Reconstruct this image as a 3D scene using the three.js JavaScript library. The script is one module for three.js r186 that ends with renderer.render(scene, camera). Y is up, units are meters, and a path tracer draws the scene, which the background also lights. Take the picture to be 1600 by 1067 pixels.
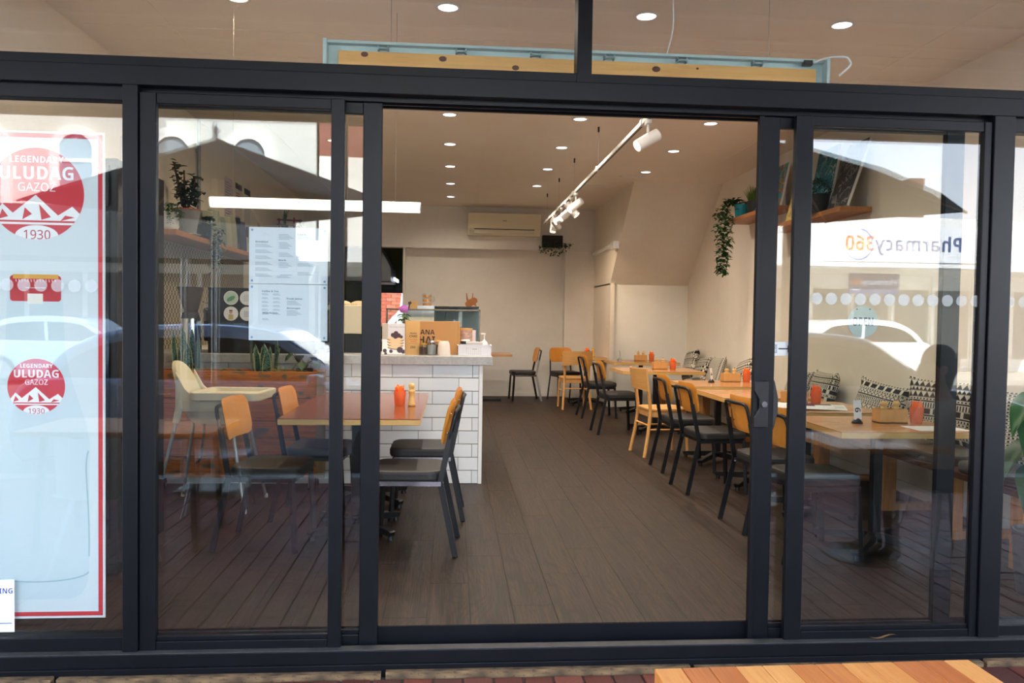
import * as THREE from 'three';
import { RoundedBoxGeometry } from 'three/addons/geometries/RoundedBoxGeometry.js';
import { mergeGeometries } from 'three/addons/utils/BufferGeometryUtils.js';
import { MarchingCubes } from 'three/addons/objects/MarchingCubes.js';
import { RectAreaLightUniformsLib } from 'three/addons/lights/RectAreaLightUniformsLib.js';

// ---------- camera, sky, sun, exposure ----------
RectAreaLightUniformsLib.init();
const scene = new THREE.Scene();
const camera = new THREE.PerspectiveCamera(47.07, 1600 / 1067, 0.05, 200);
camera.position.set(0, 1.35, 3.33);
camera.rotation.order = 'YXZ';
camera.rotation.set(-1.7355 * Math.PI / 180, -4.3656 * Math.PI / 180, 0.85 * Math.PI / 180);

const SKY = 8.5;
{
  const W = 64, H = 32, d = new Float32Array(W * H * 4);
  for (let j = 0; j < H; j++) {
    const el = Math.max(0, ((j + 0.5) / H - 0.5) * 2);
    const k = Math.pow(1 - el, 2.2);
    for (let i = 0; i < W; i++) {
      const o = (j * W + i) * 4;
      d[o] = SKY * (0.42 + 0.5 * k); d[o + 1] = SKY * (0.66 + 0.32 * k); d[o + 2] = SKY * (1.05 + 0.02 * k); d[o + 3] = 1;
    }
  }
  const t = new THREE.DataTexture(d, W, H, THREE.RGBAFormat, THREE.FloatType);
  t.mapping = THREE.EquirectangularReflectionMapping; t.magFilter = THREE.LinearFilter; t.minFilter = THREE.LinearFilter; t.needsUpdate = true;
  scene.background = t;
}
const sun = new THREE.DirectionalLight(new THREE.Color(1, 0.95, 0.86), 52);
sun.position.set(14, 30, -18); sun.target.position.set(0, 0, 8); sun.castShadow = true;
Object.assign(sun.shadow.camera, { left: -30, right: 30, top: 30, bottom: -30, near: 1, far: 90 }); sun.shadow.mapSize.set(2048, 2048);
scene.add(sun, sun.target);

const renderer = new THREE.WebGLRenderer({ antialias: true });
renderer.toneMapping = THREE.LinearToneMapping;
renderer.toneMappingExposure = 1.0;
renderer.shadowMap.enabled = true;
const LAMP = 6.8;

// ---------- helpers ----------
let seed = 7;
const rnd = () => { seed = (seed * 1664525 + 1013904223) >>> 0; return seed / 4294967296; };
const rr = (a, b) => a + (b - a) * rnd();
const V = (x, y, z) => new THREE.Vector3(x, y, z);
const names = {};
function numbered(n) { const k = names[n] = (names[n] ?? -1) + 1; return k ? `${n}_${String(k).padStart(3, '0')}` : n; }
const flat = g => g.index ? g.toNonIndexed() : g;
function join(list) {
  list = [list].flat(9).map(flat);
  for (const g of list) for (const k of Object.keys(g.attributes)) if (!['position', 'normal', 'uv'].includes(k)) g.deleteAttribute(k);
  return list.length > 1 ? mergeGeometries(list) : list[0];
}
function uvm(g, swap = false, ox = 0, oy = 0) {           // uv in metres by the facing of each face
  g = flat(g); const p = g.attributes.position, n = g.attributes.normal, uv = new Float32Array(p.count * 2);
  for (let i = 0; i < p.count; i += 3) {
    let ax = 0, ay = 0, az = 0;
    for (let k = 0; k < 3; k++) { ax += Math.abs(n.getX(i + k)); ay += Math.abs(n.getY(i + k)); az += Math.abs(n.getZ(i + k)); }
    for (let k = 0; k < 3; k++) {
      const x = p.getX(i + k), y = p.getY(i + k), z = p.getZ(i + k);
      let u = ay >= ax && ay >= az ? [x, z] : ax > az ? [z, y] : [x, y];
      if (swap) u = [u[1], u[0]];
      uv[(i + k) * 2] = u[0] + ox; uv[(i + k) * 2 + 1] = u[1] + oy;
    }
  }
  g.setAttribute('uv', new THREE.BufferAttribute(uv, 2)); return g;
}
// box by its ranges
const bx = (x0, x1, y0, y1, z0, z1, r = 0) => {
  const w = x1 - x0, h = y1 - y0, d = z1 - z0;
  const g = r ? new RoundedBoxGeometry(w, h, d, 1, Math.min(r, w / 2.01, h / 2.01, d / 2.01)) : new THREE.BoxGeometry(w, h, d);
  return uvm(g.translate((x0 + x1) / 2, (y0 + y1) / 2, (z0 + z1) / 2));
};
// box by centre
const bc = (w, h, d, x = 0, y = 0, z = 0, r = 0) => bx(x - w / 2, x + w / 2, y - h / 2, y + h / 2, z - d / 2, z + d / 2, r);
const cyl = (r1, r2, h, x = 0, y = 0, z = 0, n = 16, open = false) => flat(new THREE.CylinderGeometry(r1, r2, h, n, 1, open)).translate(x, y, z);
const lathe = (pts, n = 20) => flat(new THREE.LatheGeometry(pts.map(p => new THREE.Vector2(p[0], p[1])), n));
const tube = (pts, r, seg = 12, rad = 6, closed = false) => flat(new THREE.TubeGeometry(new THREE.CatmullRomCurve3(pts.map(p => V(...p)), closed, 'catmullrom', 0.3), seg, r, rad, closed));
function bar(a, b, w, d = w, roll = 0) {                   // straight bar of rectangular section from a to b
  a = V(...a); b = V(...b); const l = a.distanceTo(b), g = flat(new THREE.BoxGeometry(w, l, d)).rotateY(roll);
  const q = new THREE.Quaternion().setFromUnitVectors(V(0, 1, 0), b.clone().sub(a).normalize());
  return g.applyQuaternion(q).translate((a.x + b.x) / 2, (a.y + b.y) / 2, (a.z + b.z) / 2);
}
function rod(a, b, r1, r2 = r1, n = 10) {
  a = V(...a); b = V(...b); const l = a.distanceTo(b), g = flat(new THREE.CylinderGeometry(r2, r1, l, n));
  const q = new THREE.Quaternion().setFromUnitVectors(V(0, 1, 0), b.clone().sub(a).normalize());
  return g.applyQuaternion(q).translate((a.x + b.x) / 2, (a.y + b.y) / 2, (a.z + b.z) / 2);
}
const poly = pts => { const s = new THREE.Shape(); pts.forEach((p, i) => i ? s.lineTo(...p) : s.moveTo(...p)); s.closePath(); return s; };
const ext = (shape, depth, bevel = 0, seg = 12) => flat(new THREE.ExtrudeGeometry(shape, { depth, curveSegments: seg, bevelEnabled: bevel > 0, bevelSize: bevel, bevelThickness: bevel, bevelSegments: 2 }));
function rrect(w, h, r, cx = 0, cy = 0) {
  const s = new THREE.Shape(), x = cx - w / 2, y = cy - h / 2; r = Math.min(r, w / 2, h / 2);
  s.moveTo(x + r, y); s.lineTo(x + w - r, y); s.absarc(x + w - r, y + r, r, -Math.PI / 2, 0); s.lineTo(x + w, y + h - r); s.absarc(x + w - r, y + h - r, r, 0, Math.PI / 2);
  s.lineTo(x + r, y + h); s.absarc(x + r, y + h - r, r, Math.PI / 2, Math.PI); s.lineTo(x, y + r); s.absarc(x + r, y + r, r, Math.PI, Math.PI * 1.5); return s;
}
function warp(g, f) {                                      // move every point, then renew the normals
  const p = g.attributes.position, v = V(0, 0, 0);
  for (let i = 0; i < p.count; i++) { v.fromBufferAttribute(p, i); f(v); p.setXYZ(i, v.x, v.y, v.z); }
  g.computeVertexNormals(); return g;
}
function grid(nu, nv, f) {                                 // smooth sheet from a function of u, v in 0..1
  const g = new THREE.PlaneGeometry(1, 1, nu, nv), p = g.attributes.position;
  for (let i = 0; i < p.count; i++) { const q = f(p.getX(i) + 0.5, p.getY(i) + 0.5); p.setXYZ(i, q[0], q[1], q[2]); }
  g.computeVertexNormals(); return flat(g);
}
function mesh(name, geos, mat, parent) {
  const m = new THREE.Mesh(join(geos), mat); m.name = parent && parent !== scene ? name : numbered(name);
  m.castShadow = m.receiveShadow = true; (parent || scene).add(m); return m;
}
function thing(name, label, category, pos = [0, 0, 0], turn = 0, group) {
  const o = new THREE.Group(); o.name = numbered(name); o.position.set(...pos); o.rotation.y = turn; scene.add(o);
  o.userData = { label, category }; if (group) o.userData.group = group; return o;
}
function solo(name, geos, mat, label, category, group) { const m = mesh(name, geos, mat); m.userData = { label, category }; if (group) m.userData.group = group; return m; }
function struct(name, geos, mat, label) { const m = geos ? mesh(name, geos, mat) : thing(name); m.userData = { kind: 'structure' }; if (label) m.userData.label = label; return m; }
function copy(o, label, pos, turn = 0) { const c = o.clone(); c.name = numbered(o.name.replace(/_\d{3}$/, '')); c.userData = { ...o.userData, label }; c.position.set(...pos); c.rotation.set(0, turn, 0); scene.add(c); return c; }
const ORD = ['first', 'second', 'third', 'fourth', 'fifth', 'sixth', 'seventh', 'eighth', 'ninth'];

// ---------- textures ----------
function hash(x, y, s) { let h = (x * 374761393 + y * 668265263 + s * 1442695041) | 0; h = Math.imul(h ^ (h >>> 13), 1274126177); h ^= h >>> 16; return (h >>> 0) / 4294967296; }
function noise(x, y, px, py, s) {                          // tiling value noise
  const x0 = Math.floor(x), y0 = Math.floor(y), fx = x - x0, fy = y - y0, u = fx * fx * (3 - 2 * fx), v = fy * fy * (3 - 2 * fy);
  const m = (a, n) => ((a % n) + n) % n, h = (a, b) => hash(m(a, px), m(b, py), s);
  return (h(x0, y0) * (1 - u) + h(x0 + 1, y0) * u) * (1 - v) + (h(x0, y0 + 1) * (1 - u) + h(x0 + 1, y0 + 1) * u) * v;
}
function dtex(W, H, f, rep = [1, 1], srgb = true) {
  const d = new Uint8Array(W * H * 4);
  for (let j = 0; j < H; j++) for (let i = 0; i < W; i++) { const c = f(i / W, j / H); const o = (j * W + i) * 4; for (let k = 0; k < 3; k++) d[o + k] = Math.max(0, Math.min(255, c[k])); d[o + 3] = 255; }
  const t = new THREE.DataTexture(d, W, H); t.wrapS = t.wrapT = THREE.RepeatWrapping; t.magFilter = THREE.LinearFilter; t.minFilter = THREE.LinearMipmapLinearFilter; t.generateMipmaps = true;
  if (srgb) t.colorSpace = THREE.SRGBColorSpace; t.repeat.set(...rep); t.needsUpdate = true; return t;
}
const mixc = (a, b, t) => [0, 1, 2].map(k => a[k] + (b[k] - a[k]) * Math.max(0, Math.min(1, t)));
// wood: grain runs along v
function wood(a, b, s, rep, rings = 5, streak = 1) {
  return dtex(256, 512, (u, v) => {
    const w = noise(u * 4, v * 3, 4, 3, s) * 1.6 + noise(u * 9, v * 5, 9, 5, s + 3) * 0.5;
    const ring = 0.5 + 0.5 * Math.sin((u * rings + w) * 6.283);
    const fine = noise(u * 90, v * 9, 90, 9, s + 5), pore = noise(u * 128, v * 24, 128, 24, s + 9) > 0.8 ? 0.25 : 0;
    return mixc(a, b, 0.15 + 0.4 * ring * streak + 0.4 * fine + pore - 0.1);
  }, rep);
}
function speck(a, b, s, n, rep, amt = 1) {
  return dtex(256, 256, (u, v) => mixc(a, b, amt * (0.55 * noise(u * n, v * n, n, n, s) + 0.3 * noise(u * n * 4, v * n * 4, n * 4, n * 4, s + 1) + 0.25 * noise(u * 120, v * 120, 120, 120, s + 2))), rep);
}
function canvasTex(w, h, draw) {
  const c = document.createElement('canvas'); c.width = w; c.height = h; const x = c.getContext('2d'); draw(x, w, h);
  const t = new THREE.CanvasTexture(c); t.colorSpace = THREE.SRGBColorSpace; return t;
}
const mat = (color, roughness = 0.6, o = {}) => new THREE.MeshStandardMaterial({ color, roughness, ...o });
const tmat = (map, roughness = 0.6, o = {}) => new THREE.MeshStandardMaterial({ map, roughness, ...o });
const glow = (color, k) => { const m = new THREE.MeshStandardMaterial({ color: 0xffffff, roughness: 0.5, emissive: color, emissiveIntensity: k }); return m; };
const fineBump = dtex(128, 128, (u, v) => { const n = 255 * (0.5 * noise(u * 32, v * 32, 32, 32, 61) + 0.5 * noise(u * 128, v * 128, 128, 128, 62)); return [n, n, n]; }, [4, 4], false);
const M = {
  alu: new THREE.MeshPhysicalMaterial({ map: speck([11, 13, 18], [16, 18, 24], 11, 6, [2, 2]), roughness: 0.38, specularIntensity: 0.42 }),
  aluTop: tmat(speck([44, 44, 46], [72, 70, 69], 12, 9, [2, 2]), 0.6),
  black: mat(0x17181a, 0.42), blackMetal: mat(0x1c1d20, 0.4, { metalness: 0.4 }), chrome: mat(0xc9cbd0, 0.18, { metalness: 1 }), steel: mat(0xb4b7ba, 0.34, { metalness: 0.9 }),
  brushed: mat(0x9a9c9f, 0.42, { metalness: 0.85 }),
  rubber: mat(0x141414, 0.8), white: mat(0xe9e8e4, 0.5), whiteGloss: mat(0xf2f2f0, 0.25), cream: mat(0xe6dcc0, 0.42),
  glass: new THREE.MeshPhysicalMaterial({ color: 0xf1f3f2, roughness: 0, transmission: 1, thickness: 0, ior: 1.5 }),
  glassClear: new THREE.MeshPhysicalMaterial({ color: 0xfcfdfc, roughness: 0, transmission: 1, thickness: 0, ior: 1.5 }),
  thinGlass: new THREE.MeshPhysicalMaterial({ color: 0xf2f6f6, roughness: 0, transmission: 1, thickness: 0, ior: 1.45 }),
  wall: tmat(speck([232, 222, 206], [240, 231, 216], 21, 8, [0.5, 0.5]), 0.85, { bumpMap: fineBump, bumpScale: 0.0006 }),
  wallBack: tmat(speck([226, 220, 210], [236, 230, 221], 23, 8, [0.5, 0.5]), 0.85, { bumpMap: fineBump, bumpScale: 0.0006 }),
  niche: tmat(speck([238, 236, 226], [246, 244, 236], 24, 8, [0.5, 0.5]), 0.8),
  ceiling: tmat(speck([238, 229, 217], [243, 235, 224], 25, 8, [0.4, 0.4]), 0.9),
  pad: mat(0x221f1e, 0.52, { bumpMap: fineBump, bumpScale: 0.0008 }),
  ply: tmat(wood([232, 158, 66], [210, 130, 44], 31, [3, 2], 3, 0.5), 0.35),
  beech: tmat(wood([226, 172, 106], [204, 146, 80], 32, [4, 2], 3, 0.5), 0.4),
  tableTop: [33, 34, 35].map(s => tmat(wood([204, 150, 96], [176, 116, 66], s, [1.6, 0.8], 6, 0.7), 0.2)),
  tableRed: tmat(wood([158, 92, 56], [92, 46, 26], 36, [2.2, 0.5], 9, 1), 0.18),
  tableEdge: tmat(wood([226, 186, 112], [206, 156, 84], 37, [2, 2], 4, 0.5), 0.35),
  shelfWood: tmat(wood([186, 128, 78], [156, 98, 54], 38, [3, 0.8], 4, 0.6), 0.45),
  outTable: [41, 42, 43, 44].map((s, i) => tmat(wood([[222, 150, 78], [206, 124, 58], [230, 162, 92], [196, 110, 50]][i], [[196, 116, 50], [176, 92, 38], [206, 132, 64], [160, 80, 32]][i], s, [3, 1], 3, 0.6), 0.4)),
  tile: [0xeef1f2, 0xe8ecee, 0xf1f3f2].map(c => mat(c, 0.12)), grout: mat(0x9a958c, 0.9),
  stone: tmat(speck([150, 150, 149], [180, 180, 178], 51, 30, [2, 2]), 0.4),
  brickMats: [[140, 66, 54], [120, 54, 46], [152, 80, 66], [110, 58, 52], [130, 72, 64]].map((c, i) => tmat(speck(c, c.map(v => v * 0.62), 52 + i, 10, [4, 4]), 0.5, { bumpMap: fineBump, bumpScale: 0.0015 })),
  mortar: mat(0x4a443f, 0.95), asphalt: tmat(speck([52, 52, 54], [78, 77, 76], 58, 40, [1, 1]), 0.92), concrete: tmat(speck([150, 147, 140], [178, 175, 168], 59, 12, [0.5, 0.5]), 0.9),
  bench: tmat(wood([88, 54, 34], [60, 36, 22], 45, [3, 0.8], 5, 0.7), 0.45), benchLeg: tmat(wood([196, 140, 84], [156, 98, 52], 46, [3, 1], 4, 0.7), 0.5),
  strip: tmat(wood([150, 120, 84], [50, 38, 28], 47, [1, 3], 7, 1), 0.9),
  orange: mat(0xff7d28, 0.3), leaf: mat(0x2f5a2a, 0.5), leafDark: mat(0x2a4526, 0.55), leafLight: mat(0x4f7a38, 0.55), paper: mat(0xe2e3e3, 0.7), kraft: mat(0xb98a52, 0.75),
};
M.alu.bumpMap = null;
// ---------- room shell ----------
{
  const f = struct('floor', null, null, 'dark brown timber-look plank floor');
  mesh('slab', bx(-2.6, 3.76, -0.16, -0.004, -10.3, -0.081), mat(0x2a211b, 0.9), f);
  const mats = [0, 1, 2, 3].map(i => new THREE.MeshPhysicalMaterial({ specularIntensity: 0.7, roughness: 0.5, map: dtex(256, 1024, (u, v) => {
    const bend = noise(u * 2, v * 3, 2, 3, 170 + i) * 2.2 + noise(u * 5, v * 7, 5, 7, 175 + i) * 0.6, ring = Math.abs(((u * 3 + bend) * 2.2) % 1 - 0.5) * 2;
    const fine = noise(u * 44, v * 9, 44, 9, 70 + i), streak = noise(u * 15, v * 4, 15, 4, 75 + i), pore = noise(u * 128, v * 50, 128, 50, 79 + i) > 0.72 ? 0.3 : 0;
    return mixc([[66, 46, 32], [62, 43, 30], [69, 48, 33], [60, 42, 29]][i], [14, 8, 5], 0.5 * fine + 0.4 * streak - 0.08 + 0.4 * ring ** 3 + pore - 0.05);
  }, [4.6, 0.75]), bumpMap: dtex(128, 256, (u, v) => { const n = 255 * noise(u * 64, v * 12, 64, 12, 80 + i); return [n, n, n]; }, [4, 0.7], false), bumpScale: 0.0006 }));
  const w = 0.196, L = 1.22;
  for (let i = 0; i < 31; i++) {
    let z = -0.08 - (i * 0.37 % 1) * L;
    const x = -2.45 + i * w;
    for (let a = -0.08, b = z; a > -10.1; a = b, b = Math.max(-10.1, b - L)) {
      if (a - b < 0.02) continue;
      mesh('plank', uvm(bx(x + 0.0008, x + w - 0.0008, -0.006, 0, b + 0.0008, a - 0.0008), false, rnd() * 3, rnd() * 3), mats[Math.floor(rnd() * 4)], f);
    }
  }
}
struct('ceiling', [bx(-2.6, 3.76, 3.2, 3.36, -14.2, -0.15)], M.ceiling);
for (const [k, x] of [[1, -1.85], [2, 0.35], [3, 3.12]]) struct('trim_' + k, bx(x - 0.02, x + 0.02, 3.1972, 3.202, -10, -0.2), M.ceiling, 'flush joint strip in the ceiling');
for (const [k, z] of [[4, -1.98], [5, -2.5]]) struct('trim_' + k, bx(-2.4, 3.6, 3.1972, 3.202, z - 0.02, z + 0.02), M.ceiling, 'flush joint strip across the ceiling');
struct('wall_left', bx(-2.62, -2.46, -0.16, 3.3, -14.2, -0.02), M.wall);
struct('wall_right', bx(3.62, 3.78, -0.16, 3.3, -14.2, -0.02), M.wall);
{
  const b = struct('wall_back', null, null, 'pale rear wall with bulkhead, recess and pier');
  mesh('recess', bx(-0.8, 3.7, 0, 3.2, -10.3, -10.12), M.wallBack, b);
  mesh('bulkhead', bx(-2.46, 2.4, 2.5, 3.2, -10.12, -9.9), M.wallBack, b);
  mesh('pier', bx(1.9, 2.4, 0, 2.5, -10.12, -9.92), M.wallBack, b);
  mesh('reveal', bx(-0.84, -0.8, 0, 2.5, -10.3, -9.95), M.wallBack, b);
  const s = struct('wall_stair', null, null, 'boxed-in underside of a staircase, sloping out to the ceiling');
  const pr = ext(poly([[7.07, 3.2], [8.56, 1.88], [10.1, 1.88], [10.1, 3.2]]), 1.26).rotateY(Math.PI / 2).translate(2.4, 0, 0);
  mesh('sloped_soffit', uvm(pr), M.wall, s);
  mesh('side_wall', bx(2.4, 2.46, 0, 1.9, -10.1, -8.5), M.wall, s);
  mesh('niche_wall', bx(2.44, 3.64, 0, 1.89, -8.66, -8.56), M.niche, s);
  const r = struct('trim_6', [bx(2.35, 2.4, 2.42, 2.47, -9.9, -8.15), bx(2.32, 2.41, 2.38, 2.49, -8.15, -7.97)], M.whiteGloss, 'white cable trunking with end cap on the stair wall');
  struct('baseboard_right', bx(3.6, 3.62, 0, 0.09, -8.5, -0.2), M.white);
  struct('baseboard_back', bx(-0.8, 2.42, 0, 0.06, -10.12, -10.1), M.wallBack);
}
// kitchen behind the opening
{
  const olive = mat(0x6a6a44, 0.8), dark = mat(0x3d3a33, 0.7);
  const k = struct('wall_kitchen', null, null, 'dim olive kitchen walls beyond the opening');
  mesh('wall_panel', [bx(-2.5, -1.62, 0, 3.2, -13.75, -13.6), bx(-1.02, 3.7, 0, 3.2, -13.75, -13.6), bx(-1.62, -1.02, 0, 0.75, -13.75, -13.6), bx(-1.62, -1.02, 2.12, 3.2, -13.75, -13.6)], olive, k);
  struct('floor_kitchen', bx(-2.5, 3.7, -0.16, 0, -13.75, -10.12), dark, 'kitchen floor');
  const w = struct('window_1', null, null, 'kitchen rear window onto a sunlit brick wall');
  mesh('frame', [bx(-1.62, -1.58, 0.75, 2.12, -13.66, -13.58), bx(-1.06, -1.02, 0.75, 2.12, -13.66, -13.58), bx(-1.62, -1.02, 0.75, 0.8, -13.66, -13.58), bx(-1.62, -1.02, 1.84, 1.9, -13.66, -13.58), bx(-1.62, -1.02, 2.08, 2.12, -13.66, -13.58), bx(-1.26, -1.23, 1.88, 2.1, -13.65, -13.59)], M.black, w);
  mesh('vent_panel', bx(-1.6, -1.04, 1.88, 2.1, -13.65, -13.63), mat(0x20242a, 0.3), w);
  mesh('pane', bx(-1.6, -1.04, 0.78, 1.86, -13.63, -13.624), M.glass, w);
  const y = struct('wall_yard', null, null, 'sunlit red brick yard wall behind the kitchen');
  mesh('mortar_bed', bx(-4, 1.5, -0.1, 4, -16.6, -16.33), mat(0xb8aca0, 0.9), y);
  const bm = [0xb5573a, 0xa84c34, 0xc0654a].map(c => mat(c, 0.9));
  for (let j = 0; j < 20; j++) for (let i = 0; i < 6; i++) mesh('brick', bc(0.228, 0.074, 0.05, -2.0 + i * 0.24 + (j % 2) * 0.12, 0.55 + j * 0.086, -16.32), bm[(i * 7 + j * 3) % 3], y);
  struct('ground_yard', bx(-4, 2, -0.2, -0.1, -16.3, -13.76), M.concrete, 'concrete yard behind the kitchen');
  solo('drain_pipe', [tube([[-1.62, -0.1, -15.6], [-1.58, 0.8, -15.6], [-1.45, 1.2, -15.6], [-1.2, 1.5, -15.6], [-1.1, 2.4, -15.6]], 0.075, 24, 10), cyl(0.12, 0.12, 1.5, -1.2, 0.65, -15.5)], M.whiteGloss, 'fat white duct pipe bending up the yard wall outside the kitchen window', 'pipe');
  const h = thing('range_hood', 'stainless range hood with dark filters hanging in the kitchen', 'range hood', [-1.46, 0, -12.2]);
  mesh('canopy', ext(poly([[-0.5, 2.0], [0.35, 2.0], [0.35, 2.25], [0.1, 2.7], [-0.5, 2.7]]), 1.4).rotateY(0).translate(-0.05, 0, -0.7), M.brushed, h);
  mesh('flue', bx(-0.4, 0.0, 2.7, 3.2, -0.3, 0.3), M.brushed, h);
  mesh('filter', bx(-0.48, 0.3, 1.985, 2.0, -0.6, 0.62), mat(0x1b1b1b, 0.5), h);
  mesh('light_tube', bx(0.34, 0.37, 2.02, 2.08, -0.5, 0.6), glow(0xe8f0ff, 1.5), h);
  const hl = new THREE.PointLight(0xdfeaff, 1.2); hl.position.set(-1.4, 2.0, -11.6); hl.castShadow = true; scene.add(hl);
  const c = thing('kitchen_bench', 'dark stainless kitchen bench under the range hood', 'bench', [-1.7, 0, -12.1]);
  mesh('worktop', bx(-0.7, 0.42, 0.86, 0.9, -0.4, 0.35), M.brushed, c); mesh('cabinet', bx(-0.68, 0.4, 0, 0.86, -0.38, 0.33), M.black, c); mesh('grill', bx(-0.3, 0.36, 0.9, 1.15, -0.3, 0.3, 0.02), M.black, c);
}
// ---------- shopfront ----------
function stile(x0, x1, y0, y1, z0, z1) { return bx(x0, x1, y0, y1, z0, z1, 0.004); }
{
  const f = struct('shopfront_frame', null, null, 'dark grey aluminium shopfront frame');
  mesh('header', [bx(-2.6, 3.8, 2.272, 2.352, -0.15, 0.014, 0.004), bx(-2.6, 3.8, 2.35, 2.395, -0.12, -0.012, 0.003)], M.alu, f);
  mesh('head_track', [bx(-2.6, 3.8, 2.25, 2.275, -0.15, -0.135), bx(-2.6, 3.8, 2.252, 2.275, -0.0415, -0.037), bx(-2.6, 3.8, 2.25, 2.275, -0.09, -0.082)], M.alu, f);
  mesh('transom_mullion', bx(0.515, 0.578, 2.34, 2.95, -0.1, -0.004, 0.003), M.alu, f);
  mesh('post', stile(-1.348, -1.287, -0.062, 2.28, -0.1, 0.01), M.alu, f);
  mesh('post', stile(2.38, 2.478, -0.062, 2.29, -0.1, 0.01), M.alu, f);
  mesh('sill', [bx(-2.6, 3.8, -0.17, -0.062, -0.02, 0.032, 0.004), bx(-2.6, 3.8, -0.17, -0.09, -0.15, -0.02), bx(-2.6, 3.8, -0.17, -0.115, 0.0, 0.047, 0.003)], M.alu, f);
  mesh('sill_tread', bx(-2.6, 3.8, -0.0625, -0.0595, -0.02, 0.029), M.aluTop, f);
  mesh('sill_track', [bx(-2.6, 3.8, -0.09, -0.0755, -0.0415, -0.0375), bx(-2.6, 3.8, -0.09, -0.004, -0.0815, -0.0795)], M.alu, f);
  mesh('side_post', stile(-2.6, -2.54, -0.03, 2.28, -0.13, -0.001), M.alu, f);
  mesh('side_post', stile(3.74, 3.8, -0.03, 2.28, -0.13, -0.001), M.alu, f);
  const pane = (n, x0, x1, y0, y1, z, label) => { const w = struct('window_' + n, null, null, label); mesh('pane', bx(x0, x1, y0, y1, z - 0.006, z), n > 3 ? M.glassClear : M.glass, w); return w; };
  let w = pane(2, -2.54, -1.348, -0.01, 2.22, -0.05, 'fixed shopfront pane left of the doors');
  mesh('rail', [bx(-2.54, -1.348, -0.062, -0.002, -0.08, -0.008, 0.004), bx(-2.54, -1.348, 2.215, 2.275, -0.08, -0.015, 0.003)], M.alu, w);
  w = pane(3, 2.478, 3.74, -0.02, 2.22, -0.05, 'fixed shopfront pane right of the doors');
  mesh('rail', [bx(2.478, 3.74, -0.062, -0.012, -0.08, -0.008, 0.004), bx(2.478, 3.74, 2.21, 2.275, -0.08, -0.015, 0.003)], M.alu, w);
  pane(4, -2.6, 0.515, 2.4, 2.92, -0.05, 'left highlight pane above the header'); pane(5, 0.578, 3.8, 2.4, 2.92, -0.05, 'right highlight pane above the header');
  const leaf = (n, x0, x1, sw0, sw1, z, y0, y1, rh, label) => {
    const d = struct('door_' + n, null, null, label);
    mesh('stile', stile(x0, x0 + sw0, y0, y1, z - 0.034, z), M.alu, d); mesh('stile', stile(x1 - sw1, x1, y0, y1, z - 0.034, z), M.alu, d);
    mesh('top_rail', bx(x0 + sw0, x1 - sw1, y1 - rh, y1, z - 0.032, z - 0.005, 0.004), M.alu, d); mesh('bottom_rail', [bx(x0 + sw0, x1 - sw1, y0, y0 + 0.052, z - 0.032, z - 0.003, 0.005), bx(x0 + sw0, x1 - sw1, y0 + 0.05, y0 + 0.07, z - 0.028, z - 0.012, 0.003)], M.alu, d);
    mesh('pane', bx(x0 + sw0 - 0.005, x1 - sw1 + 0.005, y0 + 0.065, y1 - rh + 0.005, z - 0.023, z - 0.017), M.glass, d);
    return d;
  };
  leaf(1, -1.285, -0.457, 0.066, 0.056, -0.002, -0.075, 2.25, 0.045, 'front sliding panel on the left');
  leaf(2, -1.3, -0.306, 0.062, 0.08, -0.044, -0.075, 2.25, 0.05, 'rear sliding panel pushed open to the left');
  const d3 = leaf(3, 1.335, 2.28, 0.092, 0.085, -0.044, -0.075, 2.25, 0.05, 'rear sliding panel with lock pushed open to the right');
  mesh('edge_bead', bx(1.331, 1.353, -0.075, 2.25, -0.0465, -0.036, 0.003), M.alu, d3);
  // lock and pull
  mesh('lock_plate', ext(poly([[-0.028, -0.1], [0.03, -0.1], [0.03, 0.1], [-0.028, 0.1], [-0.028, 0.06], [-0.005, 0.02], [-0.005, -0.02], [-0.028, -0.06]].map(p => [p[0], p[1]])), 0.014, 0.003).translate(1.362, 0.985, -0.041), M.blackMetal, d3);
  mesh('lock_cylinder', cyl(0.013, 0.013, 0.016, 0, 0, 0, 20).rotateX(Math.PI / 2).translate(1.374, 0.985, -0.022), M.chrome, d3);
  mesh('pull_handle', ext(poly([[0, -0.13], [0.014, -0.1], [0.03, -0.03], [0.03, 0.03], [0.014, 0.1], [0, 0.13]]), 0.03, 0.003).translate(1.416, 0.98, -0.079), M.black, d3);
  leaf(4, 1.482, 2.378, 0.078, 0.035, -0.002, -0.075, 2.25, 0.045, 'front sliding panel on the right');
  // wall over the shopfront, neighbours, verandah
  struct('wall_front', [bx(-2.62, 3.8, 2.92, 4.5, -0.16, 0.0)], M.concrete, 'shop wall above the highlight panes');
  struct('wall_neighbour_left', bx(-9, -2.6, -0.17, 4.5, -0.3, 0.0), M.concrete); struct('wall_neighbour_right', bx(3.78, 11, -0.17, 4.5, -0.3, 0.0), M.concrete);
  struct('roof', bx(-2.62, 3.78, 3.36, 3.5, -14.2, 0), M.concrete);
  const v = struct('verandah', null, null, 'street verandah roof over the footpath');
  mesh('soffit', bx(-9, 11, 2.96, 3.0, 0, 3.05), mat(0xcfc8bc, 0.8), v); mesh('fascia', bx(-9, 11, 2.9, 3.2, 3.05, 3.11), M.alu, v); mesh('roof_sheet', bx(-9, 11, 3.16, 3.2, 0, 3.05), M.concrete, v);
  for (let i = 0; i < 9; i++) mesh('batten', bx(-9, 11, 2.945, 2.96, 0.3 + i * 0.33, 0.34 + i * 0.33), M.white, v);
}
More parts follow.
